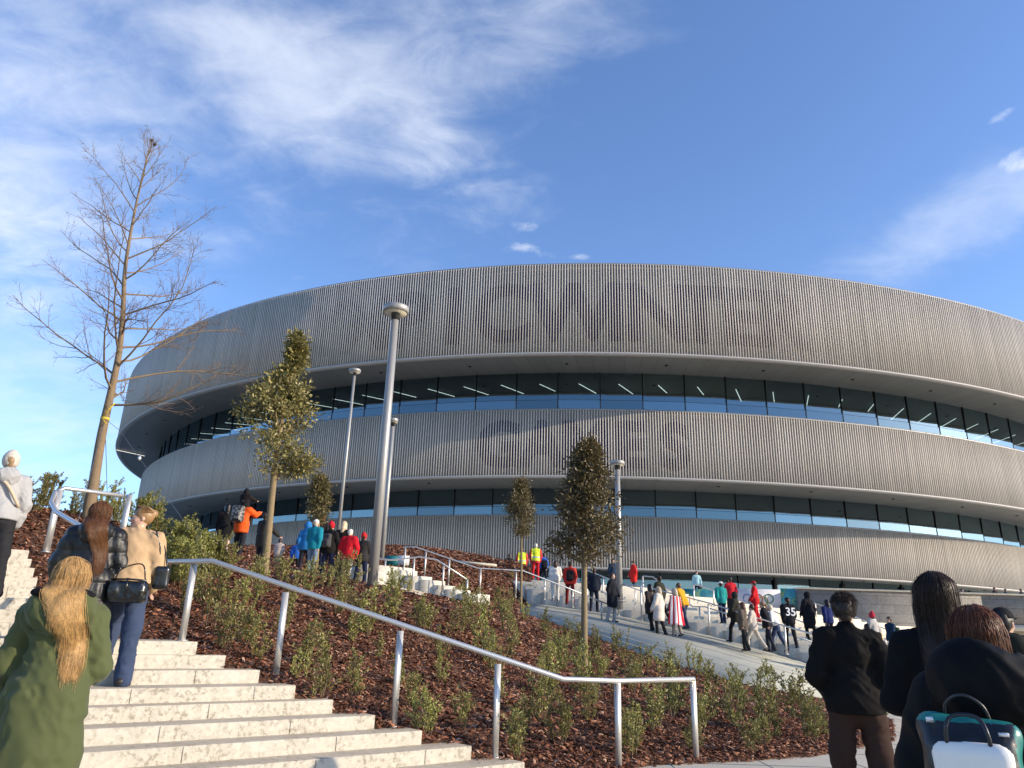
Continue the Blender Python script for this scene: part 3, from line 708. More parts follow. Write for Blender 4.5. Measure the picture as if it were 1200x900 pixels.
M_bark = mat('pale_bark', (.23, .17, .09), .9, noise=(9, .25), bump=(22, .6, .02)); M_bark2 = mat('bare_bark', (.20, .14, .08), .9, noise=(6, .3), bump=(18, .6, .02)); M_twig = mat('twig', (.19, .13, .085), .9)
def leaves(C, D, L, W, rng, fold=.25, droop=0.0):
    """folded diamond leaves at points C pointing along D"""
    n = len(C); D = D/np.linalg.norm(D, axis=1)[:, None]; r = rng.normal(size=(n, 3)); S = np.cross(D, r); S /= np.linalg.norm(S, axis=1)[:, None]; Nn = np.cross(D, S)
    L = L*rng.uniform(.7, 1.25, n)[:, None]; W = W*rng.uniform(.75, 1.2, n)[:, None]
    a = C; b = C+D*L*.45+S*W*.5+Nn*W*fold; c = C+D*L; d = C+D*L*.45-S*W*.5+Nn*W*fold
    V = np.stack([a, b, c, d], 1).reshape(-1, 3); k = np.arange(n)[:, None]*4
    return V, np.concatenate([k+[0, 1, 2], k+[0, 2, 3]])
def shrub_meshes(seed, h, nst, spread, lpm, Ll, kind=0):
    rng = np.random.default_rng(seed); m = MB(); C, D = [], []
    for i in range(nst):
        a = rng.uniform(0, 2*math.pi); top = np.array([math.cos(a)*spread*rng.uniform(.2, 1), math.sin(a)*spread*rng.uniform(.2, 1), h*rng.uniform(.55, 1)])
        b0 = np.array([math.cos(a)*.05, math.sin(a)*.05, -.05]); mid = (b0+top)/2+rng.normal(0, .04, 3)+np.array([math.cos(a), math.sin(a), 0])*spread*.18
        P = smooth_path([b0, mid, top], 4); m.tube(P, np.linspace(.010, .003, len(P)), 4, False)
        sub = [P]
        for j in range(int(3+3*h)):
            q = P[rng.integers(2, len(P)-1)]; dr = np.array([rng.normal(), rng.normal(), rng.uniform(.4, 1.5)]); dr /= np.linalg.norm(dr); l = rng.uniform(.12, .32)*h
            S = np.stack([q, q+dr*l*.5, q+dr*l+[0, 0, .03]]); m.tube(S, [.005, .004, .002], 3, False); sub.append(S)
        for S in sub:
            ln = np.linalg.norm(np.diff(S, axis=0), axis=1).sum(); n = int(ln*lpm)
            t_ = rng.uniform(.16 if S is P else .05, 1.02, n); t_ = t_**.8; s = np.linspace(0, 1, len(S)); c = np.stack([np.interp(t_, s, S[:, k]) for k in range(3)], 1)
            ax = S[-1]-S[0]; ax = ax/np.linalg.norm(ax); d = rng.normal(size=(n, 3)); d -= (d@ax)[:, None]*ax*.6; d /= np.linalg.norm(d, axis=1)[:, None]; d = d*.8+ax*.65+np.array([0, 0, .2])
            C.append(c+rng.normal(0, .012, (n, 3))); D.append(d)
    C, D = np.concatenate(C), np.concatenate(D); V, F = leaves(C, D, Ll, Ll*.42, rng)
    return m.mesh('stem', M_stem), arr_mesh('foliage', V, [F], M_shrub if kind == 0 else M_hedge)
SH = [shrub_meshes(100+i, .60+.07*(i % 5), 4+i % 3, .12+.025*(i % 4), 92, .046) for i in range(9)]
SHB = [shrub_meshes(150+i, 1.05+.07*i, 10, .42, 170, .05, 1) for i in range(4)]
def shrub(p, sc, i, big=False, label='young green shrub with upright leafy stems planted in bark mulch', group='young shrubs planted in the mulch bed', rz=None):
    root = empty('shrub', tuple(p), label, 'shrub', group, random.uniform(0, 6.28) if rz is None else rz); root.scale = (sc*random.uniform(.85, 1.15), sc*random.uniform(.85, 1.15), sc)
    s, f = (SHB if big else SH)[i % (4 if big else 9)]
    link('stem', s, root); link('foliage', f, root)
placed = []
def try_shrub(px, py, sc, big=False, mind=.45, **kw):
    p = hit_bed(px, py)
    if p is None: return False
    z, s, s2 = bed_surface(p[0], p[1])
    if s > -.15 or s2 > -.25: return False
    for q in placed:
        if math.hypot(q[0]-p[0], q[1]-p[1]) < mind: return False
    placed.append(p); shrub((p[0], p[1], float(z)-.02), sc, len(placed), big, **kw); return True
# clumps read off the photograph: (x, foot y, scale)
rb0 = random.Random(5)
for x, y, s in [(262, 762, .9), (285, 757, .8), (300, 775, .7), (245, 735, 1.1), (365, 785, 1.0), (380, 787, .95), (352, 796, .8), (418, 815, .8), (428, 745, .9), (412, 752, .9), (463, 728, 1.25), (497, 740, 1.2), (515, 800, .8), (540, 852, .8),
                (545, 728, 1.3), (560, 762, 1.3), (580, 790, 1.0), (545, 700, 1.1), (600, 770, 1.2), (632, 845, .9), (655, 872, .9), (690, 845, .9), (610, 860, .7), (655, 770, 1.3), (640, 745, 1.2), (675, 762, 1.1), (700, 770, 1.2), (722, 765, 1.2), (755, 785, 1.2),
                (745, 870, .9), (785, 840, 1.0), (790, 800, 1.1), (830, 800, 1.1), (845, 845, 1.2), (870, 832, 1.1), (895, 858, 1.2), (910, 865, 1.0), (935, 845, 1.2), (950, 870, 1.0), (865, 855, 1.0), (820, 860, .8), (1035, 850, 1.3), (1045, 865, 1.1), (1020, 858, 1.1),
                (330, 740, .9), (395, 720, 1.1), (445, 770, .8), (485, 830, .7), (480, 690, 1.0), (595, 720, 1.1), (620, 700, 1.1), (690, 720, 1.0), (340, 715, 1.1), (300, 705, 1.1), (275, 720, 1.0), (230, 705, 1.2), (215, 720, 1.2), (380, 690, 1.1), (410, 690, 1.1), (360, 695, 1.1)]:
    try_shrub(x, y, s*rb0.uniform(.72, 1.08), mind=.25)
rb = random.Random(11); cnt = 0
while cnt < 1600 and len(placed) < 128:
    cnt += 1; y = rb.uniform(675, 895); x = rb.uniform(195, 1050); try_shrub(x, y, rb.uniform(.45, 1.05), mind=.62 if y > 760 else .75)
# taller evergreen shrubs along the top edge
for x, y, s in [(208, 690, .8), (232, 676, .72), (246, 672, .65), (215, 672, .78), (198, 674, .75), (240, 660, .66), (258, 672, .6)]:
    Yd = 12.0 if y > 680 else 13.5
    p = atY(x, y, Yd); z = float(bed_z(p[0], p[1])); shrub((p[0], p[1], z-.05), s, len(placed), True, 'tall bushy evergreen shrub right behind the woman in beige', 'tall shrubs behind the woman in beige'); placed.append(p)
for x, y, s, Yd in [(30, 614, .62, 13.5), (48, 612, .72, 14), (110, 618, .7, 14.5), (135, 622, .6, 15), (165, 640, .8, 14), (12, 612, .5, 14), (175, 632, .85, 14), (85, 612, .45, 14)]:
    p = atY(x, y, Yd); z = float(bed_z(p[0], p[1])); shrub((p[0], p[1], z-.05), s, int(x), True, 'leafy shrub on the mulch bank behind the upper steps and their railing', 'shrubs behind the upper steps')

# ---- evergreen trees: trunk, limbs, and leaf tufts through the crown
def oak(name, label, base, Yd, crown_px, trunk_px, r0, nleaf, leaf, m, seed, clump, group, spire=None):
    """crown_px: (y, x left, x right) outline rows read off the photograph"""
    rng = np.random.default_rng(seed); base = np.array(base); root = empty(name, tuple(base), label, 'tree', group)
    rows = [(atY((a+b)/2, y, Yd)-base, (atY(b, y, Yd)[0]-atY(a, y, Yd)[0])/2) for y, a, b in crown_px]
    rows = [(a_, max(w_-.12, .05)) for a_, w_ in rows]; zs = np.array([r[0][2] for r in rows])[::-1]; xs = np.array([r[0][0] for r in rows])[::-1]; rs = np.array([r[1] for r in rows])[::-1]
    tp = [atY(x, y, Yd)-base for x, y in trunk_px]; tp = np.array([[0, 0, -.2]]+[[p[0], 0, p[2]] for p in tp]); top = np.array([xs[-1], 0, zs[-1]-.05])
    P = smooth_path(np.vstack([tp, top]), 6); P[:, 1] += .05*np.sin(P[:, 2]*1.3); rad = np.interp(P[:, 2], [0, zs[0], zs[-1]], [r0, r0*.8, .012])
    mb = MB(); mb.tube(P, rad, 12); mb.build('trunk', M_bark, root, True)
    cc, lim = [], MB()
    H = zs[-1]-zs[0]
    for i in range(clump):
        z = zs[0]+H*rng.uniform(0, 1)**.9; r = np.interp(z, zs, rs); cx = np.interp(z, zs, xs); a = rng.uniform(0, 2*math.pi); q = r*math.sqrt(rng.uniform(.05, 1))*rng.choice([1, 1, 1, .9, 1.08])
        c = np.array([cx+q*math.cos(a), q*math.sin(a), z+rng.uniform(-.06, .06)]); cc.append((c, r))
        t0 = max(zs[0]-.15, z-rng.uniform(.35, .8)*max(q, .2)*1.4); st_ = np.array([np.interp(t0, P[:, 2], P[:, 0]), np.interp(t0, P[:, 2], P[:, 1]), t0])
        if i % 2 == 0:
            S = smooth_path([st_, (st_*.45+c*.55)+rng.normal(0, .05, 3), c], 3); lim.tube(S, np.linspace(.022*r0/.08+.004, .004, len(S)), 5, False)
    lim.build('limb', M_bark, root, True)
    C, D = [], []; per = nleaf//clump
    for c, r in cc:
        n = int(per*rng.uniform(.6, 1.45)); sg = np.array([.16, .16, .11])*(.6+.5*r)
        d = rng.normal(size=(n, 3)); C.append(c+d*sg*rng.uniform(.7, 1.15)); D.append(d*.7+rng.normal(size=(n, 3))*.5+np.array([0, 0, .25]))
    V, F = leaves(np.concatenate(C), np.concatenate(D), leaf, leaf*.5, rng, .3); link('crown', arr_mesh('crown', V, [F], m), root)
g_ = 'evergreen trees on the slope'
oak('evergreen_tree', 'ragged olive brown evergreen tree with a leafy tip, left of tallest lamp', T1, 16.0,
    [(394, 346, 351), (410, 341, 355), (425, 340, 355), (438, 326, 350), (455, 302, 362), (470, 288, 366), (485, 280, 370), (500, 284, 366), (515, 287, 376), (530, 288, 377), (542, 300, 372), (552, 312, 350)],
    [(316, 600), (322, 550), (330, 500), (342, 440)], .085, 8600, .10, M_oak, 5, 105, g_)
oak('evergreen_tree', 'dense dark evergreen tree with a slim trunk rising from middle of slope', T2, 17.0,
    [(517, 683, 696), (530, 675, 702), (545, 669, 709), (560, 664, 713), (575, 655, 716), (590, 648, 722), (605, 645, 726), (620, 643, 729), (635, 640, 729), (645, 645, 724), (653, 664, 705)],
    [(685, 715), (685, 650), (687, 600), (689, 550)], .075, 12500, .092, M_oak2, 6, 135, g_)
b3 = atY(372, 660, 25); oak('evergreen_tree', 'small narrow evergreen tree behind the group in teal and red jackets', (b3[0], 25, 1.5), 25.0,
    [(557, 372, 378), (566, 367, 384), (578, 362, 386), (590, 360, 387), (600, 359, 386), (610, 362, 384)], [(372, 640), (373, 610)], .06, 5000, .09, M_oak2, 7, 90, g_)
b4 = atY(611, 695, 27); oak('evergreen_tree', 'small cone shaped evergreen on a thin stem beside the yellow safety vests', (b4[0], 27, float(bed_z(b4[0], 27))), 27.0,
    [(564, 609, 613), (574, 602, 619), (588, 597, 624), (600, 594, 628), (612, 593, 629), (622, 597, 625), (629, 604, 618)], [(611, 670), (611, 640)], .045, 6000, .085, M_oak2, 8, 100, g_)

# ---- tall bare tree with guy wires
def bare_tree():
    rng = np.random.default_rng(21); Yd = 14.0
    L = np.array([atY(x, y, Yd) for x, y in [(103, 606), (108, 570), (117, 510), (128, 462), (139, 415), (145, 370), (148, 320), (155, 270), (163, 222), (171, 185), (177, 163)]])
    base = L[0].copy(); base[2] = float(bed_z(base[0], base[1]))-.05; L[0] = base
    root = empty('bare_tree', tuple(base), 'tall leafless tree with spreading fine twigs and yellow strap on its trunk', 'tree')
    P = smooth_path(L-base, 5); P[:, 1] += .06*np.sin(P[:, 2]*.9); n = len(P); t_ = np.linspace(0, 1, n)
    rad = np.interp(t_, [0, .1, .35, .7, 1], [.112, .096, .064, .028, .005]); mb = MB(); mb.tube(P, rad, 12); mb.build('trunk', M_bark2, root, True)
    H = P[-1][2]; br = MB(); tw = MB()
    def limb(p, d, l, r, lvl, out):
        k = 7 if lvl == 0 else (5 if lvl == 1 else 3); pts = [p]; d = d/np.linalg.norm(d)
        for i in range(k):
            d = d+rng.normal(0, .10 if lvl == 0 else .15, 3)+np.array([0, 0, .036 if lvl == 0 else .03]); d /= np.linalg.norm(d); pts.append(pts[-1]+d*l/k)
        pts = np.array(pts); out.tube(pts, np.linspace(r, r*.22, len(pts)), 6 if lvl == 0 else (4 if lvl == 1 else 3), False)
        if lvl >= 3: return
        nb = [int(4+l*3.8), int(3+l*4.2), int(1+l*4)][lvl]
        for j in range(nb):
            f = rng.uniform(.18 if lvl == 0 else .12, 1.0); i = f*(len(pts)-1); i0 = min(int(i), len(pts)-2); q = pts[i0]+(pts[i0+1]-pts[i0])*(i-i0); ax = pts[i0+1]-pts[i0]; ax /= np.linalg.norm(ax)
            s = rng.normal(size=3); s -= s@ax*ax; s /= np.linalg.norm(s); a = rng.uniform(.45, .95); d2 = ax*math.cos(a)+s*math.sin(a)+np.array([0, 0, .12])
            l2 = l*(1-f*.62)*rng.uniform(.28, .5) if lvl == 0 else l*rng.uniform(.32, .6)*(1-f*.4); limb(q, d2, l2, max(r*(1-f*.7)*.5, .0032), lvl+1, tw)
    nb = 44
    for i in range(nb):
        f = .275+.70*(i/(nb-1))**.95; k = f*(n-1); k0 = min(int(k), n-2); q = P[k0]+(P[k0+1]-P[k0])*(k-k0); g = (f-.275)/.70
        a = i*2.39996+rng.normal(0, .3); l = np.interp(g, [0, .1, .35, .6, .85, 1], [2.4, 2.8, 2.45, 1.75, .95, .35])*rng.uniform(.72, 1.12); el = np.interp(g, [0, .3, 1], [.30, .46, 1.0])+rng.normal(0, .1)
        limb(q, np.array([math.cos(a)*math.cos(el), math.sin(a)*math.cos(el), math.sin(el)]), l, np.interp(g, [0, .5, 1], [.026, .017, .006]), 0, br)
    br.build('branch', M_bark2, root, True); tw.build('twig', M_twig, root)
    s = MB(); k = int(n*.245); a = P[k]; 
    s.tube([a+[0, 0, -.025], a+[0, 0, .025]], rad[k]+.008, 12); b = P[k+1]
    s.tube([a+[0, -.1, .02], a+[.12, -.16, .14], a+[.20, -.12, .30]], .012, 5); s.tube([a+[0, -.1, -.02], a+[.13, -.15, -.14]], .012, 5); s.build('strap', mat('yellow_strap', (.55, .42, .04), .6), root)
    d = MB()
    for q in (P[-1], P[-2]+[.08, 0, 0], P[-1]+[.07, 0, -.1]): d.box(q, (.025, .02, .03), rot_y(.5))
    d.build('seed_pod', mat('seed_pod', (.05, .03, .02), .9), root)
    w = MB(); Mw = mat('wire', (.25, .25, .25), .4, .8)
    h0 = a
    ends = [atY(84, 640, 12.6)-base, atY(128, 640, 16.5)-base]
    for e in ends: w.tube([h0, (h0+e)/2-[0, 0, .02], e], .006, 4, False)
    w.build('guy_wire', Mw, root)
    # right wire with its bright tensioner
    w = MB(); e0, e1 = atY(141, 505, 13.6)-base, atY(222, 620, 12.8)-base; w.tube([h0, e0, (e0+e1)/2, e1], .005, 4, False); w.build('guy_wire', Mw, root)
    w = MB(); q = e0+(e1-e0)*.30; w.lathe([(.02, -.04), (.03, 0), (.02, .04)], 10, tuple(q)); w.build('tensioner', mat('tensioner', (.8, .8, .78), .25, .6), root)
bare_tree()

# ================================================================== white stone step ends and rails of the upper path
M_white = stone('white_stone', (.62, .58, .48), (.45, .41, .33), .8)
uw = empty('stone_step_wall', (-4, 25, 1), 'white stone stepped wall at the top of the mulch bed right of the tallest lamp', 'stone wall', None)
Bw = np.array([-4, 25, 1.]); q = MB()
for x0, x1, yt, yb in [(425, 468, 664, 700), (468, 484, 668, 700), (484, 501, 675, 705), (501, 517, 680, 708), (517, 531, 686, 712), (531, 547, 691, 715), (547, 568, 696, 718)]:
    a, b = atY(x0, yt, 25.2), atY(x1, yt, 25.2); z = atY((x0+x1)/2, yt, 25.2)[2]; zb = atY((x0+x1)/2, yb, 25.2)[2]-.5
    w_ = (b[0]-a[0])/2; q.box(((a[0]+b[0])/2-Bw[0]-.25, 25.6-Bw[1], (z+zb)/2-Bw[2]), (w_*1.3+.12, w_*1.3+.12, (z-zb)/2), rot_z(R(42)))
q.build('step_blocks', M_white, uw)
def rail_px(label, pts, posts, r=.026, Yd=None):
    P = [atY(x, y, Y) for x, y, Y in pts]; ps = []
    for x, yt, yb, Y in posts: b = atY(x, yb, Y); ps.append(((b[0], Y, b[2]), atY(x, yt, Y)[2], .1))
    handrail(label, P, ps, r, (.03, .014))
rail_px('lower steel rail on the white stepped wall, ending in a bent post', [(430, 652, 25), (455, 656, 25), (462, 656, 25), (492, 652.5, 25), (512, 656, 25), (547, 679, 25)],
        [(449, 656, 690, 25), (483, 654, 690, 25), (518, 660, 696, 25), (546.5, 679, 703, 25)])
rail_px('upper steel rail running down from the top path past the small cone tree', [(473, 641, 27), (487, 641, 27), (560, 666, 27), (613, 669, 27.5), (660, 687, 28), (722, 712, 28.5)],
        [(472.5, 641, 678, 27), (497, 645, 680, 27), (525, 654, 686, 27), (562, 667, 696, 27), (604, 669, 700, 27.5), (638, 678, 703, 28), (671, 691, 712, 28.3), (705, 705, 728, 28.5)])
rail_px('steel rail on the far stairs from the big tree down towards dark coated man', [(646, 668, 34), (690, 686, 33), (727, 703, 32)], [(646, 668, 690, 34), (688, 686, 705, 33), (712, 697, 718, 32.5)])
rail_px('short steel rail beginning behind the big tree trunk on the far stairs', [(681.5, 668, 36), (690, 669, 36), (727, 684, 35), (756, 694, 34)], [(682, 668, 700, 36), (707, 676, 704, 35.5), (745, 690, 712, 34.5)])
rail_px('longest steel rail of the far stairs, along the top of the sloping bank', [(724, 684, 30.5), (754, 687, 30), (832, 707, 29), (870, 719, 27.5), (955, 744, 25), (1057, 774, 22.6)],
        [(725, 684, 722, 30.5), (752, 687, 727, 30), (832, 708, 744, 29), (874, 720, 754, 27.4), (922, 734, 767, 26), (1057, 774, 813, 22.6)])
rail_px('middle steel rail among the people on the far stairs', [(754, 675, 34), (765, 676, 34), (812, 711, 32), (826, 711, 32), (900, 735, 30), (960, 755, 29)], [(754, 675, 712, 34), (821, 711, 740, 32), (880, 728, 752, 30)])
rail_px('steel rail on the upper far stairs in front of green banners', [(813, 685, 37), (820, 686, 37), (892, 713, 35), (900, 714, 35), (965, 738, 32)], [(814, 685, 712, 37), (837, 692, 712, 36), (893, 714, 745, 35), (925, 725, 752, 33.5)])
rail_px('steel rail along the grey wall behind the young man in black', [(950, 705, 37), (1000, 722, 35.5), (1062, 747, 33), (1120, 772, 31)], [(957, 707, 726, 37), (1000, 722, 745, 35.5), (1045, 740, 766, 34)])
rail_px('second steel rail lower down along the grey wall on the right', [(1000, 735, 33), (1062, 758, 31), (1110, 775, 30)], [(1003, 736, 760, 33), (1044, 752, 778, 31.5)])

# ---- banners along the plaza edge
bn = empty('banner', (12, 38.6, 1.5), 'pale banner with five dark linked rings standing at plaza edge', 'banner'); O = np.array([12, 38.6, 1.5])
def panel(x0, x1, yt, yb, Yd, m, name, parent, O):
    a, b, c = atY(x0, yt, Yd), atY(x1, yt, Yd), atY(x0, yb, Yd); q = MB()
    q.box(((a[0]+b[0])/2-O[0], Yd-O[1], (a[2]+c[2])/2-O[2]), ((b[0]-a[0])/2, .025, (a[2]-c[2])/2)); return q.build(name, m, parent)
panel(863, 914, 689.5, 716, 38.6, mat('banner_cloth', (.52, .50, .52), .7, noise=(2, .05)), 'banner_panel', bn, O)
for i, x in enumerate((878, 884, 889.5, 895.5, 901)):
    c = atY([876, 884.5, 893, 901.5][0]+i*6.4, 701.5 if i % 2 == 0 else 704.5, 38.55)-O; ang = np.linspace(0, 2*math.pi, 33); q = MB()
    q.tube(np.stack([c[0]+.215*np.cos(ang), np.full(33, c[1]), c[2]+.215*np.sin(ang)], 1), .022, 5, False)
    q.build('ring', mat('ring_print', [(.02, .07, .25), (.02, .02, .02), (.30, .02, .03), (.35, .25, .02), (.02, .18, .07)][i], .6), bn)
def swirl(name):
    m = bpy.data.materials.new(name); m.use_nodes = True; t = NT(m.node_tree); t.n.clear(); o = t.new('ShaderNodeOutputMaterial'); b = t.new('ShaderNodeBsdfPrincipled', {'Roughness': .6}); t.l.new(b.outputs[0], o.inputs[0])
    co = t.new('ShaderNodeTexCoord').outputs['Object']; w = t.new('ShaderNodeTexNoise', {'Vector': co, 'Scale': 1.1, 'Detail': 0, 'Distortion': 1.6}).outputs[0]
    t.l.new(t.ramp(w, [(0, (.01, .07, .10)), (.42, (.015, .16, .20)), (.5, (.05, .28, .20)), (.56, (.26, .30, .10)), (.6, (.03, .22, .26)), (1, (.08, .34, .42))]), b.inputs[0]); return m
M_sw = swirl('banner_graphic')
for x0, x1, lab in ((787, 862.5, 'teal banner with pale green swirls left of the ringed banner'), (914.5, 950, 'teal banner with green swirls right of the ringed banner')):
    r_ = empty('banner', (11, 38.6, 1.5), lab, 'banner'); panel(x0, x1, 689.5, 716, 38.6, M_sw, 'banner_panel', r_, np.array([11, 38.6, 1.5]))
# kiosk bits behind the stepped wall
r_ = empty('equipment_case', tuple(atY(462, 662, 29)), 'teal and white case standing on the path behind the stepped wall rail', 'case'); O = np.array(r_.location)
panel(452, 467, 651, 662, 29, mat('teal_paint', (.01, .13, .14), .5), 'teal_end', r_, O); q = panel(467, 480, 651, 662, 29, mat('white_plastic', (.75, .75, .72), .5), 'white_body', r_, O)
r_ = empty('stone_bench', tuple(atY(560, 665, 33)), 'long low white stone kerb bench in front of the lowest slatted ring', 'bench'); O = np.array(r_.location)
a, b = atY(530, 659, 33), atY(582, 664, 33); q = MB(); q.box(((a[0]+b[0])/2-O[0], 0, a[2]-.02-O[2]), ((b[0]-a[0])/2, .2, .045), rot_y(math.atan2(a[2]-b[2], b[0]-a[0]))); 
q.build('bench_slab', M_white, r_)
# ================================================================== PEOPLE: implicit-surface figures
def net(f, org, h):
    """surface nets of a sampled field (negative inside)"""
    nx, ny, nz = f.shape; s = f < 0
    c = sum(s[i:nx-1+i, j:ny-1+j, k:nz-1+k].astype(np.int8) for i in (0, 1) for j in (0, 1) for k in (0, 1)); act = (c > 0) & (c < 8)
    I = np.argwhere(act); vid = np.full(act.shape, -1); vid[act] = np.arange(len(I)); acc = np.zeros((len(I), 3)); w = np.zeros(len(I))
    corners_ = [(i, j, k) for i in (0, 1) for j in (0, 1) for k in (0, 1)]
    for a in range(8):
        for b in range(a+1, 8):
            A, B = np.array(corners_[a]), np.array(corners_[b])
            if np.abs(A-B).sum() != 1: continue
            fa = f[tuple((I+A).T)]; fb = f[tuple((I+B).T)]; x = (fa < 0) != (fb < 0); t_ = np.where(x, fa/(fa-fb+1e-12), 0)
            acc += np.where(x[:, None], A+(B-A)*t_[:, None], 0); w += x
    V = org+(I+acc/np.maximum(w, 1)[:, None])*h; F = []
    for ax in range(3):
        u, v = [a for a in range(3) if a != ax]; sl0 = [slice(None)]*3; sl1 = [slice(None)]*3; sl0[ax] = slice(0, -1); sl1[ax] = slice(1, None)
        e = s[tuple(sl0)] != s[tuple(sl1)]; Q = np.argwhere(e); Q = Q[(Q[:, u] > 0) & (Q[:, v] > 0) & (Q[:, u] < f.shape[u]-1) & (Q[:, v] < f.shape[v]-1)]
        if not len(Q): continue
        def g(du, dv): P = Q.copy(); P[:, u] -= du; P[:, v] -= dv; return vid[tuple(P.T)]
        q = np.stack([g(1, 1), g(0, 1), g(0, 0), g(1, 0)], 1); flip = s[tuple(Q.T)] ^ (ax == 1); q[~flip] = q[~flip][:, ::-1]; F.append(q)
    F = np.concatenate(F); return V, F[(F >= 0).all(1)]
class Sdf:
    def __init__(s, k=.03): s.ops = []; s.k = k; s.lo = np.full(3, 9.); s.hi = np.full(3, -9.)
    def _b(s, lo, hi): s.lo = np.minimum(s.lo, lo); s.hi = np.maximum(s.hi, hi)
    def cone(s, a, b, ra, rb, k=None, op='u', flat=None):
        """tapered capsule; flat=(unit vector, factor) squeezes it along that direction"""
        a, b = np.array(a, float), np.array(b, float); r = max(ra, rb); lo, hi = np.minimum(a, b)-r, np.maximum(a, b)+r
        if op == 'u': s._b(lo, hi)
        def d(P):
            ba = b-a; t_ = np.clip(((P-a)@ba)/(ba@ba+1e-12), 0, 1); q = P-a-t_[..., None]*ba
            if flat is not None: n = np.array(flat[0], float); q = q+((flat[1]-1)*(q@n))[..., None]*n
            return np.linalg.norm(q, axis=-1)-(ra+(rb-ra)*t_)
        s.ops.append((op, d, lo, hi, s.k if k is None else k)); return s
    def ell(s, c, r, Rm=None, k=None, op='u'):
        c, r = np.array(c, float), np.array(r, float); m = r.max(); 
        if op == 'u': s._b(c-m, c+m)
        def d(P):
            q = P-c
            if Rm is not None: q = q@Rm
            l = np.linalg.norm(q/r, axis=-1); return (l-1)*np.where(l > 0, np.linalg.norm(q, axis=-1)/np.maximum(l, 1e-6), r.min())
        s.ops.append((op, d, c-m, c+m, s.k if k is None else k)); return s
    def box(s, c, h, rr, Rm=None, k=None, op='u'):
        c, h = np.array(c, float), np.array(h, float); m = np.linalg.norm(h)+rr; 
        if op == 'u': s._b(c-m, c+m)
        def d(P):
            q = P-c
            if Rm is not None: q = q@Rm
            q = np.abs(q)-(h-rr); return np.linalg.norm(np.maximum(q, 0), axis=-1)+np.minimum(q.max(-1), 0)-rr
        s.ops.append((op, d, c-m, c+m, s.k if k is None else k)); return s
    def cut(s, p, n):
        """keep the side the normal points away from"""
        p, n = np.array(p, float), np.array(n, float); n = n/np.linalg.norm(n); s.ops.append(('c', lambda P: (P-p)@n, None, None, 0)); return s
    def warp(s, fn): s.ops.append(('w', fn, None, None, 0)); return s
    def mesh(s, name, h, mats, paint=None, post=None):
        lo, hi = s.lo-.03-h*2, s.hi+.03+h*2; n = np.ceil((hi-lo)/h).astype(int)+1; ax = [lo[i]+np.arange(n[i])*h for i in range(3)]
        f = np.full(tuple(n), 1.0, np.float32)
        for op, d, a, b, k in s.ops:
            if a is None:
                G = np.stack(np.meshgrid(*ax, indexing='ij'), -1); v = d(G); f = np.maximum(f, v) if op == 'c' else f+v; continue
            m = k+h*3; i0 = np.clip(((a-m-lo)/h).astype(int), 0, n-1); i1 = np.clip(np.ceil((b+m-lo)/h).astype(int)+1, 1, n)
            sl = tuple(slice(i0[i], i1[i]) for i in range(3)); G = np.stack(np.meshgrid(*[ax[i][sl[i]] for i in range(3)], indexing='ij'), -1); v = d(G); g = f[sl]
            if op == 'u':
                if k > 0: t_ = np.clip(.5+.5*(g-v)/k, 0, 1); f[sl] = g*(1-t_)+v*t_-k*t_*(1-t_)
                else: f[sl] = np.minimum(g, v)
            else: 
                if k > 0: t_ = np.clip(.5-.5*(g+v)/k, 0, 1); f[sl] = g*(1-t_)-v*t_+k*t_*(1-t_)
                else: f[sl] = np.maximum(g, -v)
        V, F = net(f, lo, h)
        if post: V = post(V)
        mi = None
        if paint: C = V[F].mean(1); mi = paint(C)
        return arr_mesh(name, V, [F], mats, True, mi)
def folds(amp, sc=(7, 7, 4), seed=0, tilt=.5):
    """creases: sharp-edged ridges running aslant"""
    def fn(P):
        Q = np.stack([P[..., 0]*sc[0]+P[..., 2]*tilt*sc[0], P[..., 1]*sc[1], P[..., 2]*sc[2]-P[..., 0]*tilt*sc[2]], -1); w = lattice(Q*.5, 1.0, seed+2)
        return amp*(1.1*(np.abs(lattice(Q+w[..., None]*.8, 1.0, seed))-.3)+.8*(np.abs(lattice(Q, 2.1, seed+1))-.3)*(.6+w)+.7*w)
    return fn
def quilt(amp, pitch, z0=0):
    def fn(P):
        u = (P[..., 2]-z0)/pitch+.06*lattice(P, 6, 9); return -amp*(np.abs(np.sin(u*math.pi))**.5-.6)+.30*amp*(np.abs(lattice(P*np.array([30, 30, 7]), 1, 4))-.3)*2
    return fn
M_skin = mat('skin', (.52, .31, .22), .5, noise=(6, .06)); M_skin2 = mat('tan_skin', (.40, .23, .15), .5); M_lip = mat('lip', (.42, .13, .11), .45); M_eye = mat('eye', (.03, .022, .018), .25); M_eyew = mat('eye_white', (.7, .68, .65), .3); M_brow = mat('eyebrow', (.12, .07, .04), .8)
_hm = {}
def hairmat(c):
    if c not in _hm:
        m = mat('hair', c, .45, noise=(5, .10), spec=.35, rnd=.5); _hm[c] = m
    return _hm[c]
BLACK, DARK, NAVY, DENIM, LDENIM = (.010, .010, .012), (.022, .020, .020), (.012, .018, .045), (.028, .045, .092), (.13, .22, .36)
def nrm(v): v = np.array(v, float); return v/np.linalg.norm(v)
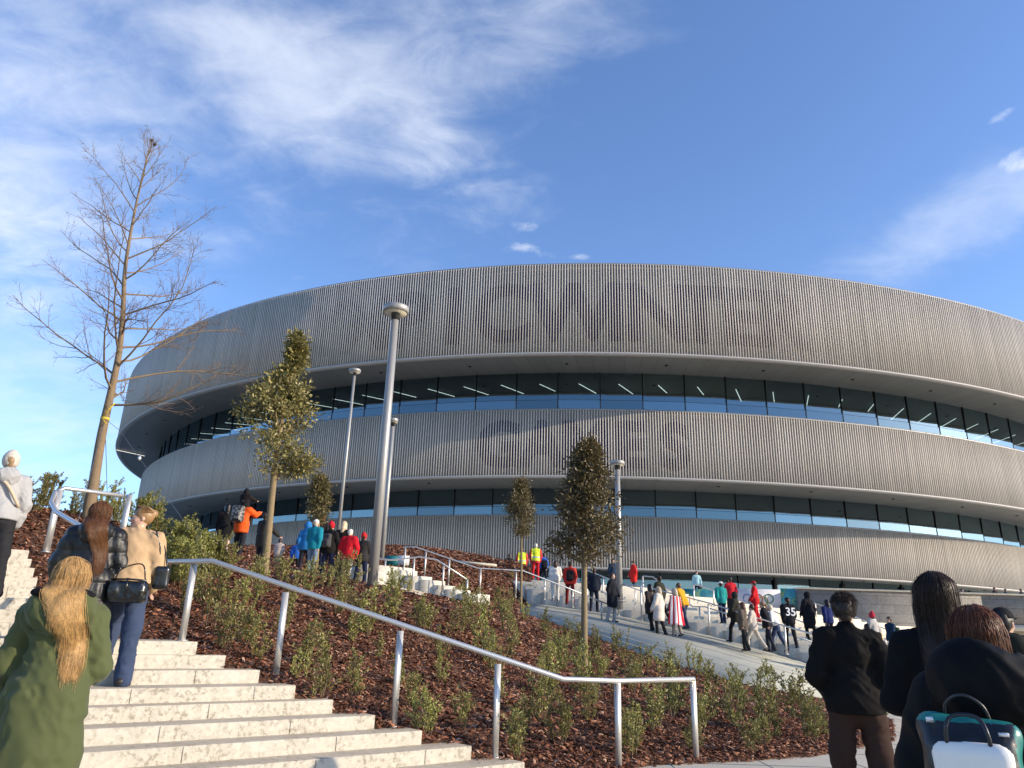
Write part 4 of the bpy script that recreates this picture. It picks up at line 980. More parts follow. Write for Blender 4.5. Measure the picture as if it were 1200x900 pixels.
def person(label, pos, heading, H=1.72, vox=.024, lean=0., legs=((6, 4, 3), (-6, 4, 3)), arms=((8, 12, 15), (8, 12, 15)), coat=None, pants=NAVY, pantw=1.0, shoes=(.03, .03, .03), hair=((.05, .03, .02), 'short'), hat=None,
           scarf=None, headyaw=0., headpitch=0., skin=None, group=None, sit=False, z_off=0., detail=False, jeans=False, build=1.0, extra=None):
    """one figure; heading: compass angle in degrees from +Y, clockwise; arms = (forward, out, elbow bend[, inward]); legs = (forward, knee bend, splay); coat = dict"""
    s = H/1.75; b_ = build; root = empty('person', tuple(pos), label, 'person', group, -R(heading)); skin = skin or M_skin
    J = {}; rel = []
    for i, sx in enumerate((-1, 1)):
        f, kb, sp = legs[i][:3]; f, kb, sp = R(f), R(kb), R(sp)
        hip = np.array([sx*.092*s*b_, 0, 0]); th = nrm([sx*math.sin(sp), math.sin(f)*math.cos(sp), -math.cos(f)*math.cos(sp)]); kn = hip+.435*s*th
        sh = nrm([sx*math.sin(sp)*.5, math.sin(f-kb), -math.cos(f-kb)]); an = kn+.415*s*sh; rel.append(an[2]); J['hip%d' % i], J['kn%d' % i], J['an%d' % i] = hip, kn, an
    pz = (.085*s-min(rel)) if not sit else 0.0; up = np.array([0, math.sin(R(lean)), math.cos(R(lean))]); fw = np.array([0, math.cos(R(lean)), -math.sin(R(lean))])
    for k in J: J[k] = J[k]+[0, 0, pz]
    pel = np.array([0, 0, pz]); wa = pel+up*.16*s; ch = pel+up*.38*s; nb = pel+up*.535*s; hc = nb+nrm(up+[0, 0, .6])*.155*s+fw*.018*s
    for i, sx in enumerate((-1, 1)):
        A = arms[i]; f, o, eb = R(A[0]), R(A[1]), R(A[2]); inw = R(A[3]) if len(A) > 3 else .12
        sh = nb-up*.065*s+np.array([sx*.178*s*b_, 0, 0]); d = np.array([sx*math.sin(o), math.sin(f)*math.cos(o), -math.cos(f)*math.cos(o)]); d = d[0]*np.array([1, 0, 0])+d[1]*fw+d[2]*up; el = sh+.285*s*d
        d2 = np.array([-sx*math.sin(inw), math.sin(f+eb)*math.cos(inw), -math.cos(f+eb)*math.cos(inw)]); d2 = d2[0]*np.array([1, 0, 0])+d2[1]*fw+d2[2]*up; wr = el+.25*s*d2; J['sh%d' % i], J['el%d' % i], J['wr%d' % i], J['hd%d' % i] = sh, el, wr, d2
    J.update(pel=pel, ch=ch, nb=nb, hc=hc, up=up, fw=fw, wa=wa, s=s)
    flat = ((0, 1, 0), 1.32)
    # ---------------- body (head, face, hands, trunk and legs as one surface)
    B = Sdf(.02*s); Rh = rot_z(-R(headyaw))@rot_x(-R(headpitch)); hp = lambda x, y, z: hc+Rh@(np.array([x, y, z])*s)
    B.cone(pel, ch, .125*s*b_, .135*s*b_, flat=flat); B.cone(ch, nb-up*.03*s, .13*s*b_, .06*s, flat=flat, k=.04); B.cone(nb-up*.03*s, hc-np.array([0, 0, .03*s]), .053*s, .05*s, k=.03)
    B.ell(hp(0, -.012, .025), np.array([.074, .094, .095])*s, Rh); B.cone(hp(0, .035, -.03), hp(0, .055, -.075), .056*s, .036*s, k=.035)
    if vox < .02:
        B.cone(hp(0, .082, .012), hp(0, .104, -.022), .008*s, .014*s, k=.012); B.cone(hp(-.03, .078, .030), hp(.03, .078, .030), .011*s, .011*s, k=.012)
        for sx in (-1, 1):
            B.ell(hp(sx*.031, .090, .010), np.array([.014, .008, .008])*s, Rh, k=.012, op='s'); B.ell(hp(sx*.031, .076, .010), np.array([.0125, .0125, .0105])*s, Rh, k=.002); B.ell(hp(sx*.076, -.008, .0), np.array([.010, .020, .030])*s, Rh, k=.008); B.ell(hp(sx*.036, .058, -.022), np.array([.022, .022, .02])*s, Rh, k=.02)
        B.ell(hp(0, .088, -.050), np.array([.022, .010, .006])*s, Rh, k=.006); B.ell(hp(0, .086, -.060), np.array([.018, .010, .007])*s, Rh, k=.006); B.ell(hp(0, .076, -.085), np.array([.02, .016, .014])*s, Rh, k=.015)
    else: B.cone(hp(0, .085, .010), hp(0, .10, -.02), .010*s, .015*s, k=.012)
    for i, sx in enumerate((-1, 1)):
        B.cone(J['sh%d' % i], J['el%d' % i], .046*s, .038*s); B.cone(J['el%d' % i], J['wr%d' % i], .038*s, .026*s, k=.012)
        d2 = J['hd%d' % i]; w = J['wr%d' % i]; sd = nrm(np.cross(d2, [sx, 0, .2])); pn = nrm(np.cross(d2, sd)); fat = max(.0085*s, vox*.42); B.cone(w, w+d2*.075*s, .026*s, .032*s, k=.01, flat=(pn, 1.7))
        for q in range(4):
            kb_ = w+d2*.085*s+sd*(q-1.5)*.019*s; ln = (.068, .076, .072, .056)[q]*s; cr = nrm(d2+pn*(-sx)*.35); e1_ = kb_+cr*ln*.5; e2_ = e1_+nrm(d2+pn*(-sx)*1.0)*ln*.5; B.cone(kb_, e1_, fat, fat*.92, k=.003); B.cone(e1_, e2_, fat*.92, fat*.8, k=.003)
        tb = w+d2*.03*s-sd*.024*s; B.cone(tb, tb+nrm(d2-sd*.8)*.042*s, fat*1.25, fat*1.05, k=.006); tb2 = tb+nrm(d2-sd*.8)*.042*s; B.cone(tb2, tb2+nrm(d2-sd*.2)*.03*s, fat*1.05, fat*.85, k=.004)
        B.cone(J['hip%d' % i], J['kn%d' % i], .082*s*b_, .055*s, k=.03); B.cone(J['kn%d' % i], J['an%d' % i], .052*s, .036*s)
    def facepaint(C):
        q = (C-hc)@Rh/s; mi = np.zeros(len(C), int)
        if vox < .02:
            m = (q[:, 1] > .055)
            for sx in (-1, 1):
                e = ((q[:, 0]-sx*.031)/.0125)**2+((q[:, 2]-.010)/.008)**2; mi[m & (e < 1)] = 3; e2_ = ((q[:, 0]-sx*.031)/.007)**2+((q[:, 2]-.010)/.008)**2; mi[m & (e2_ < 1)] = 2
                br = (np.abs(q[:, 0]-sx*.033) < .021) & (np.abs(q[:, 2]-.034+abs(0)) < .0045); mi[m & br] = 4
            mi[m & (np.abs(q[:, 0]) < .023) & (np.abs(q[:, 2]+.055) < .0105)] = 1
        return mi
    link('body', B.mesh('body', vox if not detail else min(vox, .0085), [skin, M_lip, M_eye, M_eyew, M_brow], facepaint), root)
    # ---------------- trousers and shoes
    if pants is not None:
        T = Sdf(.03*s); T.cone(pel-up*.01*s, pel+up*.10*s, .158*s*b_, .142*s*b_, flat=((0, 1, 0), 1.22))
        for i, sx in enumerate((-1, 1)):
            T.cone(J['hip%d' % i]+[0, -.01*s, -.02*s], J['kn%d' % i], .098*s*b_*pantw**.5, .072*s*pantw, k=.035); a = J['an%d' % i]; T.cone(J['kn%d' % i], a+(a-J['kn%d' % i])*.08, .070*s*pantw, .060*s*pantw, k=.03)
            T.ell(J['hip%d' % i]+[0, -.055*s, -.035*s], np.array([.08, .075, .095])*s*b_, k=.05)
        T.warp(folds((.017 if vox < .02 else .011)*s, (8, 8, 12), 5, .3)); tm = _cl.setdefault(('denim', pants), mat('denim', pants, .9, noise=(4, .30), bump=(260, .3, .002))) if jeans else cloth(pants)
        link('trousers', T.mesh('trousers', max(vox*.8, .011) if vox < .02 else vox, tm), root)
    for i, sx in enumerate((-1, 1)):
        a = J['an%d' % i]; kd = nrm(a-J['kn%d' % i]); toe = nrm([sx*.18, 1, 0]) if not sit else nrm([0, .6, -.8]); pit = math.asin(max(-1, min(1, -kd[1])))*.7 if not sit else 0
        fd = nrm([toe[0], toe[1]*math.cos(pit), toe[2]-math.sin(max(0, -kd[1]))*.9]); S_ = Sdf(.02*s); so = a+[0, 0, -.045*s]
        S_.cone(so-fd*.055*s, so+fd*.13*s, .042*s, .036*s, flat=((0, 0, 1), 1.12)); S_.cone(a+[0, 0, .02*s], so, .044*s, .042*s); link('shoe', S_.mesh('shoe', max(vox*.7, .011), cloth(shoes, .5, 0, 'smooth')), root)
    # ---------------- coat
    c = dict(color=BLACK, hem=-.05, thick=.03, style='plain', hood=None, flare=0.0, sleeve=1.0, rough=.8, collar=True); c.update(coat or {})
    if c['color'] is not None:
        t_ = c['thick']*s; K = Sdf(.035*s); hem = pel+up*c['hem']*s; hl = max(.02, -c['hem'])
        K.cone(wa, ch, (.128*b_)*s+t_, (.146*b_)*s+t_, flat=((0, 1, 0), 1.28)); K.cone(ch, nb-up*.055*s, .140*s*b_+t_, .088*s+t_*.8, k=.05, flat=((0, 1, 0), 1.28)); hw_ = max(.148*b_, .092*b_+.098*pantw**.5-.022); K.cone(pel-up*(hl+.03)*s, pel+up*.07*s, (hw_+c['flare'])*s+t_, hw_*s+t_, k=.03, flat=((0, 1, 0), 1.18)); K.cone(pel+up*.05*s, wa, hw_*s+t_, .130*s*b_+t_, k=.06, flat=((0, 1, 0), 1.22))
        K.cone(J['sh0']*.8+J['sh1']*.2, J['sh1']*.8+J['sh0']*.2, .060*s+t_, .060*s+t_, k=.05)
        if c['hem'] < -.25:
            for i in (0, 1): K.cone(J['hip%d' % i], J['hip%d' % i]*.45+J['kn%d' % i]*.55, .1*s+t_, .085*s+t_, k=.08)
        K.cut(hem, -up)
        for i, sx in enumerate((-1, 1)):
            w = .060*s*c['sleeve']; K.cone(J['sh%d' % i], J['el%d' % i], w+t_*.8, w*.86+t_*.7, k=.035); K.cone(J['el%d' % i], J['wr%d' % i]-J['hd%d' % i]*.01, w*.85+t_*.7, w*.62+t_*.55, k=.03)
        if c['collar']: K.cone(nb-up*.03*s, nb+up*.03*s, .074*s, .068*s, k=.015)
        if c['hood'] == 'down':
            hs = c.get('hoodsize', 1.0); K.ell(nb-fw*(.105+t_*.8)*s-up*(.03-c.get('hoodup', 0))*s, np.array([.135, .085, .115])*s*hs, None, k=.012); K.cone(nb+np.array([-.10*s, .01, .01*s]), nb+np.array([.10*s, .01, .01*s]), .05*s, .05*s, k=.03); ho = c.get('hoodopen', 0); K.ell(nb-fw*(.07+ho)*s+up*(.075+c.get('hoodup', 0)+ho*.4)*s, np.array([.095, .075, .075])*s*hs, None, k=.015, op='s')
        if c['hood'] == 'up':
            K.ell(hp(0, -.02, .025), np.array([.112, .122, .135])*s, Rh, k=.03); K.cone(nb-up*.02*s, hp(0, -.03, -.04), .105*s, .10*s, k=.04); K.ell(hp(0, .115, -.01), np.array([.075, .10, .095])*s, Rh, k=.015, op='s')
        if c['style'] == 'puffer': K.warp(quilt(.017*s, .150*s, pel[2]+.02))
        else: fo_ = folds((.022 if vox < .02 else .014)*s, (9, 9, 6), len(label) % 50, .7); K.warp(lambda P: fo_(P)*np.clip(((P-hem)@up)/.07, 0, 1))
        hcv = max(vox*.8, .011) if vox < .02 else vox
        link('coat' if c['hem'] < -.2 else 'jacket', K.mesh('coat', hcv, c.get('mat') or cloth(c['color'], c['rough'], 0, 'weave' if c['style'] != 'puffer' else 'puffer'), c.get('paint')) if not c.get('mats') else K.mesh('coat', hcv, c['mats'], c['paint'](J, pel, ch, nb, s)), root)
    # ---------------- hair and hats
    if hair and not (c['hood'] == 'up'):
        hcol, st = hair[0], hair[1]; Hh = Sdf(.015*s); Hh.ell(hp(0, -.022, .036), np.array([.086, .101, .100])*s, Rh)
        if st == 'short': Hh.cone(hp(0, -.05, .0), hp(0, -.054, -.048), .072*s, .052*s, k=.02)
        Hh.ell(hp(0, .105, -.035), np.array([.085, .075, .088])*s, Rh, k=.02, op='s')
        if st == 'short': Hh.ell(hp(0, .02, -.165), np.array([.12, .15, .10])*s, Rh, k=.01, op='s'); Hh.warp(lambda P: .006*lattice(P, 45, 2)+.008*lattice(P, 20, 3))
        if st == 'cap': Hh.cone(hp(0, -.05, .02), hp(0, -.06, -.06), .078*s, .060*s, k=.03)
        if st in ('long', 'mid'):
            ln = (.42 if st == 'long' else .20)*s*(hair[2] if len(hair) > 2 else 1); Hh.cone(hp(0, -.05, .02), hp(0, -.075, -.10), .088*s, .085*s, k=.03); Hh.cone(hp(0, -.075, -.08), hc+np.array([0, -.125*s, -ln]), .085*s, .055*s, k=.03, flat=((0, 1, 0), 1.7))
            for sx in (-1, 1): Hh.cone(hp(sx*.07, -.01, .02), hp(sx*.075, -.03, -.13), .025*s, .03*s, k=.02)
            Hh.warp(lambda P: .006*lattice(P*np.array([60, 60, 5]), 1, 2))
        if st == 'bun': Hh.ell(hp(0, -.11, .06), np.array([.045, .04, .045])*s, Rh, k=.01)
        if st == 'pony': Hh.cone(hp(0, -.10, .05), hp(0, -.15, -.02), .035*s, .035*s, k=.01); Hh.cone(hp(0, -.15, -.02), hp(0, -.13, -.20), .035*s, .015*s, k=.02)
        if not hat or st in ('long', 'mid', 'bun', 'pony'): link('hair', Hh.mesh('hair', max(min(vox, .016), .009), hairmat(hcol)), root)
        elif hat: link('hair', Hh.mesh('hair', max(min(vox, .016), .009), hairmat(hcol)), root)
    if hat:
        hk, hcl = hat[0], hat[1]; K = Sdf(.012*s)
        if hk in ('beanie', 'pom'):
            K.ell(hp(0, -.018, .052), np.array([.093, .108, .104])*s, Rh); K.cut(hp(0, 0, .018), Rh@np.array([0, .25, -1.])); K.cone(hp(0, -.018, .030), hp(0, -.018, .046), .106*s, .104*s, k=.01, flat=(Rh@np.array([1, 0, 0]), 1.12))
            K.ops[-1] = K.ops[-1]; 
            K.warp(lambda P: .0035*np.sin(np.arctan2(P[..., 0]-hc[0], P[..., 1]-hc[1])*26)+.006*lattice(P, 14, 3)); K.ell(hp(0, -.045, .135), np.array([.05, .05, .035])*s, Rh, k=.03)
            if hk == 'pom': K.ell(hp(0, -.03, .175), np.array([.034, .034, .034])*s, k=.008)
        else:
            K.ell(hp(0, -.015, .055), np.array([.091, .106, .088])*s, Rh); K.cut(hp(0, 0, .045), Rh@np.array([0, 0, -1.])); K.ell(hp(0, .125, .048), np.array([.068, .075, .010])*s, Rh, k=.008)
        link('hat' if hk != 'cap' else 'cap', K.mesh('hat', max(min(vox, .016), .010), cloth(hcl)), root)
    if scarf: K = Sdf(.02*s); K.cone(nb+np.array([-.03*s, .02, .03*s]), nb+np.array([.03*s, -.02, .03*s]), .095*s, .095*s, flat=((0, 0, 1), 1.8)); K.warp(folds(.01, (12, 12, 25), 3)); link('scarf', K.mesh('scarf', max(vox*.8, .012), cloth(scarf)), root)
    J.update(pel=pel, ch=ch, nb=nb, hc=hc, up=up, fw=fw, wa=wa, Rh=Rh, s=s); return root, J
from mathutils.bvhtree import BVHTree
def cover_of(root, names=('coat', 'jacket', 'body', 'scarf', 'hood_lining')):
    V, F, n = [], [], 0
    for o in root.children:
        if o.name.split('.')[0] in names and o.type == 'MESH':
            V += [v.co.copy() for v in o.data.vertices]; F += [[i+n for i in p.vertices] for p in o.data.polygons]; n = len(V)
    return BVHTree.FromPolygons(V, F)
def strands(name, root, fn, n, m, r=.0022, seed=0, clumps=0, drape=False, gap=.006):
    """hair as thin tapering strands, gathered in locks and laid over whatever they fall on"""
    rng = np.random.default_rng(seed); mb = MB(); bv = cover_of(root) if drape else None; k = clumps or n
    for i in range(k):
        st_ = rng.bit_generator.state; sd = int(rng.integers(1 << 30))
        for j in range(max(1, n//k)):
            P = np.array(fn(np.random.default_rng(sd)), float)
            if clumps: P += np.linspace(.004, .013, len(P))[:, None]*rng.normal(0, 1, (1, 3))*np.array([1, .5, .6])+rng.normal(0, .0025, P.shape); P[-1, 2] += rng.normal(0, .03)
            P = smooth_path(P, 5)
            if bv:
                for q in range(len(P)):
                    h = bv.ray_cast(Vector((P[q][0], -1.5, P[q][2])), Vector((0, 1, 0)))
                    if h[0] is not None and h[0].y < .12: P[q][1] = min(P[q][1], h[0].y-gap*(1+.8*rng.random()))
                P[2:-2, 1] = np.minimum(P[2:-2, 1], (P[:-4, 1]+P[1:-3, 1]+P[2:-2, 1]+P[3:-1, 1]+P[4:, 1])/5)
            mb.tube(P, np.linspace(r, r*.4, len(P)), 3, False)
    return mb.build(name, m, root, True)
def flowing(J, length, spread=.10, back=.0, sway=0.0, left=1.0):
    """strand control points from the crown over the back of the head and down"""
    s, hc, Rh = J['s'], J['hc'], J['Rh']
    def fn(rng):
        az = rng.uniform(-1, 1)*1.75; el = rng.uniform(.0, 1.5); L_ = length*s*rng.uniform(.80, 1.04); sx, cy = math.sin(az), math.cos(az); L_ *= left+(1-left)*min(1, max(0, (sx+.75)/1.1))
        def sk(e, k): return hc+Rh@(np.array([sx*math.cos(e)*.089, -.022-cy*math.cos(e)*.105, .036+math.sin(e)*.104])*s*k)
        pts = [sk(e, 1.04) for e in np.linspace(max(el, .3), -.25, 3)]; q = hc+Rh@(np.array([sx*.090, -.028-cy*.088, -.085])*s); pts.append(q); x = (hc+Rh@(np.array([sx*spread, 0, 0])*s))[0]+sway
        for f in (.35, .7, 1.0): pts.append(np.array([q[0]+(x-q[0])*min(1, f*1.25), q[1]-back*s*f*max(0, cy), q[2]-(L_-.085*s)*f]))
        return pts
    return fn
def ground_far(px, py, Y0=None):
    d = ray(px, py); ts = np.linspace(20, 45, 2500)/d[1]
    for t_ in ts:
        p = d*t_
        if p[2] < far_plane(p[0], p[1]): break
    return np.array([p[0], p[1], far_z(p[0], p[1])])
def place(px, ytop, Yd, H):
    """ground point under a head top seen at (px, ytop) at depth Yd"""
    p = atY(px, ytop, Yd); return np.array([p[0], Yd, p[2]-H])
# ================================================================== NEAR PEOPLE
def stand(px, ytop, H, surf, y0, y1, n=700):
    """where the head ray is exactly H above the walking surface"""
    d = ray(px, ytop); Ys = np.linspace(y0, y1, n); g = [d[2]*Y/d[1]-surf(d[0]*Y/d[1], Y)-H for Y in Ys]
    best = None
    for i in range(n-1):
        if (g[i] > 0) != (g[i+1] > 0) and abs(g[i]-g[i+1]) < .6: best = i; break
    if best is None: best = int(np.argmin(np.abs(g)))
    Y = Ys[best]; x = d[0]*Y/d[1]; return np.array([x, Y, surf(x, Y)])
gz = lambda x, y: ZG
HB, HBL, HBR, HK = (.035, .018, .010), (.36, .22, .09), (.085, .036, .016), (.008, .006, .006)
GG = None
# woman in beige, looking back
p = stand(170, 580, 1.74, near_stair_z, 6.2, 8.6); P3 = p
r3, J3 = person('woman in beige jacket and blue jeans on the steps, looking back over her left shoulder', p, -14, 1.74, .014, lean=4, legs=((44, 58, 5), (-6, 4, 4)), arms=((-4, 14, 30, 18), (6, 12, 40, 10)),
    coat=dict(color=(.46, .31, .175), hem=.03, thick=.035, sleeve=1.2, flare=-.008), pants=DENIM, pantw=1.22, shoes=(.03, .026, .022), hair=((.26, .15, .065), 'bun'), headyaw=-104, headpitch=2, detail=True, jeans=True, build=.97)
strands('hair_strand', r3, lambda g: (lambda hc, Rh, s, a, e: [hc+Rh@(np.array([.085*math.sin(a)*math.cos(e), .02-.03*e+.075*math.cos(a)*max(0, e-.2), .036+.103*math.sin(e)])*s*1.03), hc+Rh@(np.array([.092*math.sin(a), -.06, .055+.05*math.sin(e)])*s), hc+Rh@(np.array([.03*math.sin(a), -.118, .045])*s), hc+Rh@(np.array([.02*math.sin(a)+g.normal(0, .012), -.15, -.03])*s), hc+Rh@(np.array([g.normal(0, .03), -.14, -.11])*s)])(J3['hc'], J3['Rh'], J3['s'], g.uniform(-1.5, 1.5), g.uniform(.1, 1.4)), 260, hairmat((.30, .17, .07)), .0020, seed=4)
wb = MB(); 
# woman in black puffer
p = stand(124, 573, 1.74, near_stair_z, 6.0, 7.6); P2 = p
r2, J2 = person('woman in black quilted puffer jacket with long brown hair climbing the steps', p, -22, 1.74, .014, lean=5, legs=((18, 26, 4), (-10, 6, 4)), arms=((10, 20, 18, 6), (8, 16, 62, 20)),
    coat=dict(color=(.009, .0095, .010), hem=-.26, thick=.045, style='puffer', hood='down', hoodsize=1.12, sleeve=1.2, rough=.42), pants=LDENIM, pantw=1.1, hair=(HBR, 'cap'), headyaw=18, headpitch=0, jeans=True)
strands('hair_strand', r2, flowing(J2, .54, .02, .0, .095), 2200, hairmat((.13, .055, .022)), .0017, seed=2, clumps=160, drape=True)
# woman in green parka, nearest left
p = stand(90, 645, 1.80, gz, 3.3, 6.0); P4 = p
def lining(J, pel, ch, nb, s):
    c0 = nb-J['fw']*.145*s+J['up']*.105*s
    def paint(C):
        q = (C-c0)/(np.array([.142, .114, .114])*s); return ((q**2).sum(1) < 1).astype(int)
    return paint
M_green = cloth((.078, .090, .036), .75, .1); M_lining = cloth((.010, .010, .011), .8)
r4, J4 = person('woman in long olive green parka with loose blonde hair, seen from behind at left', p, -24, 1.76, .013, lean=6, legs=((12, 16, 4), (-8, 4, 4)), arms=((16, 16, 26, 2), (10, 14, 70, 20)),
    coat=dict(color=(.078, .090, .036), mats=[M_green, M_lining], paint=lining, hem=-.50, thick=.038, style='parka', hood='down', hoodsize=1.4, hoodopen=.075, flare=.03, sleeve=1.05), pants=BLACK, build=.90, hair=(HBL, 'cap'), headyaw=8, headpitch=-4)
K = Sdf(.02); K.ell(J4['nb']+np.array([-.075, -.165, .075]), np.array([.105, .060, .036])); K.ell(J4['nb']+np.array([.06, -.165, .07]), np.array([.10, .060, .034])); K.warp(folds(.010, (16, 16, 16), 4)); link('hood_lining', K.mesh('hood_lining', .010, M_lining), r4)
strands('hair_strand', r4, flowing(J4, .52, .085, .0, .055, .42), 3600, hairmat((.46, .28, .11)), .0015, seed=8, clumps=240, drape=True)
# man in white hoodie
p = stand(18, 521, 1.76, near_stair_z, 8.2, 11.5); P1 = p
r1, J1 = person('person in white hoodie and pale knit hat at the top of the steps, far left', p, -40, 1.76, .016, lean=3, legs=((26, 36, 5), (-8, 4, 5)), arms=((4, 12, 14, 4), (2, 14, 22, 6)),
    coat=dict(color=(.36, .355, .35), hem=-.02, thick=.04, hood='down', sleeve=1.2, flare=-.01), pants=(.022, .022, .024), pantw=1.15, hair=((.2, .13, .07), 'short'), hat=('beanie', (.50, .45, .38)))
# young man in black
p = stand(988, 697, 1.78, gz, 4.0, 8.0); P5 = p
r5, J5 = person('young man with short dark hair in black jacket and brown cargo trousers', p, 16, 1.78, .0135, lean=0, legs=((3, 3, 5), (-4, 3, 6)), arms=((-6, 17, 38, 30), (-6, 17, 40, 32)),
    coat=dict(color=(.008, .007, .0065), hem=-.07, thick=.032, sleeve=1.12, flare=-.005), pants=(.042, .024, .018), pantw=1.25, hair=((.022, .014, .010), 'short'), headyaw=8)
def short_fn(J):
    s, hc, Rh = J['s'], J['hc'], J['Rh']
    def fn(g):
        a = g.uniform(-2.0, 2.0); e = g.uniform(-.85, 1.5); d = np.array([math.sin(a)*math.cos(e), -math.cos(a)*math.cos(e), math.sin(e)]); q = np.array([0, -.022, .036])+d*np.array([.085, .100, .099]); t_ = nrm(d*.45+np.array([g.normal(0, .6), g.normal(0, .5)+.2, -.25+g.normal(0, .45)]))
        l = (.024 if e > .3 else .009); return [hc+Rh@(q*s), hc+Rh@((q+t_*l)*s), hc+Rh@((q+t_*l*1.7+np.array([0, .004, -.006]))*s)]
    return fn
strands('hair_strand', r5, short_fn(J5), 2600, hairmat((.026, .016, .011)), .0018, seed=5)
# tall woman with long dark hair
p = stand(1094, 675, 1.74, gz, 2.6, 6.0); P6 = p
r6, J6 = person('woman in black with very long straight dark hair, right of the young man', p, 22, 1.74, .0135, lean=0, legs=((3, 3, 3), (-3, 3, 3)), arms=((10, 16, 100, 25), (2, 10, 30, 10)), coat=dict(color=(.005, .005, .006), hem=-.15, thick=.025, sleeve=1.0), pants=BLACK, build=.94, hair=((.010, .007, .006), 'cap'), headyaw=10)
strands('hair_strand', r6, flowing(J6, .62, .085, .0, .01), 3200, hairmat((.028, .015, .009)), .0015, seed=6, clumps=240, drape=True)
# woman with backpack
p = stand(1139, 711, 1.525, gz, 2.0, 4.2); P7 = p
M_navy = cloth((.008, .010, .018), .6, .1, 'weave')
r7, J7 = person('woman with auburn brown hair in black hooded parka wearing the white and teal backpack', p, 34, 1.515, .0115, lean=4, legs=((3, 3, 3), (-3, 3, 3)), arms=((4, 17, 16, 2), (4, 17, 16, 2)), coat=dict(color=(.005, .005, .006), hem=-.35, thick=.04, hood='down', hoodsize=1.45, hoodup=.03, sleeve=1.12, rough=.6), pants=BLACK, hair=(HBR, 'cap'), headyaw=4)
strands('hair_strand', r7, flowing(J7, .165, .105, .03, .0), 3600, hairmat((.12, .04, .016)), .0013, seed=7, clumps=260)
# man with cap
p = stand(1173, 712, 1.73, gz, 4.8, 8.0)
person('man in black cap and dark jacket standing behind the woman with the backpack', p, 30, 1.72, .016, legs=((3, 3, 3), (-3, 3, 3)), arms=((6, 14, 30, 8), (6, 14, 40, 10)), coat=dict(color=(.016, .018, .014), hem=-.08, thick=.04, hood='down'), pants=BLACK, hair=(HK, 'short'), hat=('cap', (.012, .012, .014)), headyaw=25)
M_jersey = bpy.data.materials.new('striped_jersey'); M_jersey.use_nodes = True; t = NT(M_jersey.node_tree); b_ = t.n['Principled BSDF']; sp = t.new('ShaderNodeSeparateXYZ', {0: t.new('ShaderNodeTexCoord').outputs['Object']})
w = t.math('FRACT', t.math('MULTIPLY', sp.outputs[2], 7.5)); t.l.new(t.mixc(t.math('GREATER_THAN', w, .62), (.42, .012, .02, 1), (.75, .74, .72, 1)), b_.inputs[0]); b_.inputs['Roughness'].default_value = .8
p = place(1203, 754, 5.6, 1.40); p[2] = ZG
person('person in red and white striped hockey jersey cut off by the right edge', p, 20, 1.36, .016, coat=dict(color=(.4, .01, .02), mat=M_jersey, hem=-.12, thick=.04, sleeve=1.3), hair=(HBR, 'short'))

# ================================================================== CROWD FURTHER UP
bz = lambda x, y: float(bed_z(x, y))
pz_ = lambda x, y: ZP
fz = lambda x, y: far_z(x, y) if u_of(x, y) < u_top+1.0 else ZP
def walk(i, amp=18):
    a = amp*(.6+.4*math.sin(i*1.7)); return ((a, 8+a*.4, 3), (-a, 10, 3)) if i % 2 else ((-a, 10, 3), (a, 8+a*.4, 3))
def crowd(label, px, ytop, H, surf, Yr, head, coat, pants=NAVY, hair=(HB, 'short'), hat=None, i=0, grp='people walking up the stairs', Y=None, **kw):
    p = stand(px, ytop, H, surf, *Yr)
    if Y:
        p = atY(px, ytop, Y); H = min(1.86, max(1.5, p[2]-surf(p[0], Y)-.045)); p = np.array([p[0], Y, p[2]-H])
    d = dict(legs=walk(i), arms=((14 if i % 2 else -14, 11, 18), (-14 if i % 2 else 14, 11, 18))); d.update(kw)
    return person(label, p, head, H, .026, coat=coat, pants=pants, hair=hair, hat=hat, group=grp, **d), p
RED, TEAL, ORANGE, BLUE, YEL = (.48, .012, .022), (.012, .20, .27), (.72, .10, .018), (.02, .10, .42), (.62, .30, .02)
T_ = (14, 34); GU = 'people on the upper path'
CM = lambda c, **k: dict(dict(color=c, hem=-.10, thick=.035), **k)
(rm, Jm), pm = crowd('person in bright orange jacket carrying a child on their shoulders', 288, 584, 1.76, bz, (17, 26), 10, CM(ORANGE, hem=-.18, sleeve=1.2), (.02, .02, .025), hair=(HB, 'short'), arms=((60, 12, 50, 0), (70, 10, 40, 0)), legs=walk(1, 6), grp=GU)
sh = Vector((float(pm[0]), float(pm[1]), float(pm[2])))
chp = np.array([pm[0], pm[1], pm[2]+1.50])
person('child in black hooded coat riding on the shoulders of the orange jacket', chp, 10, 1.15, .022, sit=True, legs=((62, 70, 12), (62, 70, 12)), arms=((40, 15, 30, 0), (75, 14, 10, 0)), coat=dict(color=(.014, .012, .013), hem=-.06, thick=.04, hood='up', sleeve=1.2), pants=DARK, group=GU)
crowd('person in long black coat and pale pink trousers left of the orange jacket', 268, 590, 1.70, bz, (17, 26), -20, CM(BLACK, hem=-.25), (.62, .42, .40), hair=(HK, 'mid'), i=1, legs=walk(2, 5), grp=GU)
crowd('person in dark quilted coat just right of the thin tree trunk', 312, 601, 1.62, bz, (16, 26), 30, CM((.016, .015, .014), hem=-.30, style='puffer', sleeve=1.2), (.02, .02, .03), arms=((10, 12, 20), (30, 25, 20, -20)), legs=walk(3, 5), grp=GU)
crowd('small child in blue jacket on the path by the trunk of the ragged tree', 348, 642, 1.10, bz, (18, 34), 0, CM(BLUE), (.02, .02, .02), grp=GU, i=2)
crowd('small child in pale jacket beside the steel post on the path', 327, 645, 1.05, bz, (18, 34), 0, CM((.45, .38, .34)), (.3, .25, .2), grp=GU, i=1)
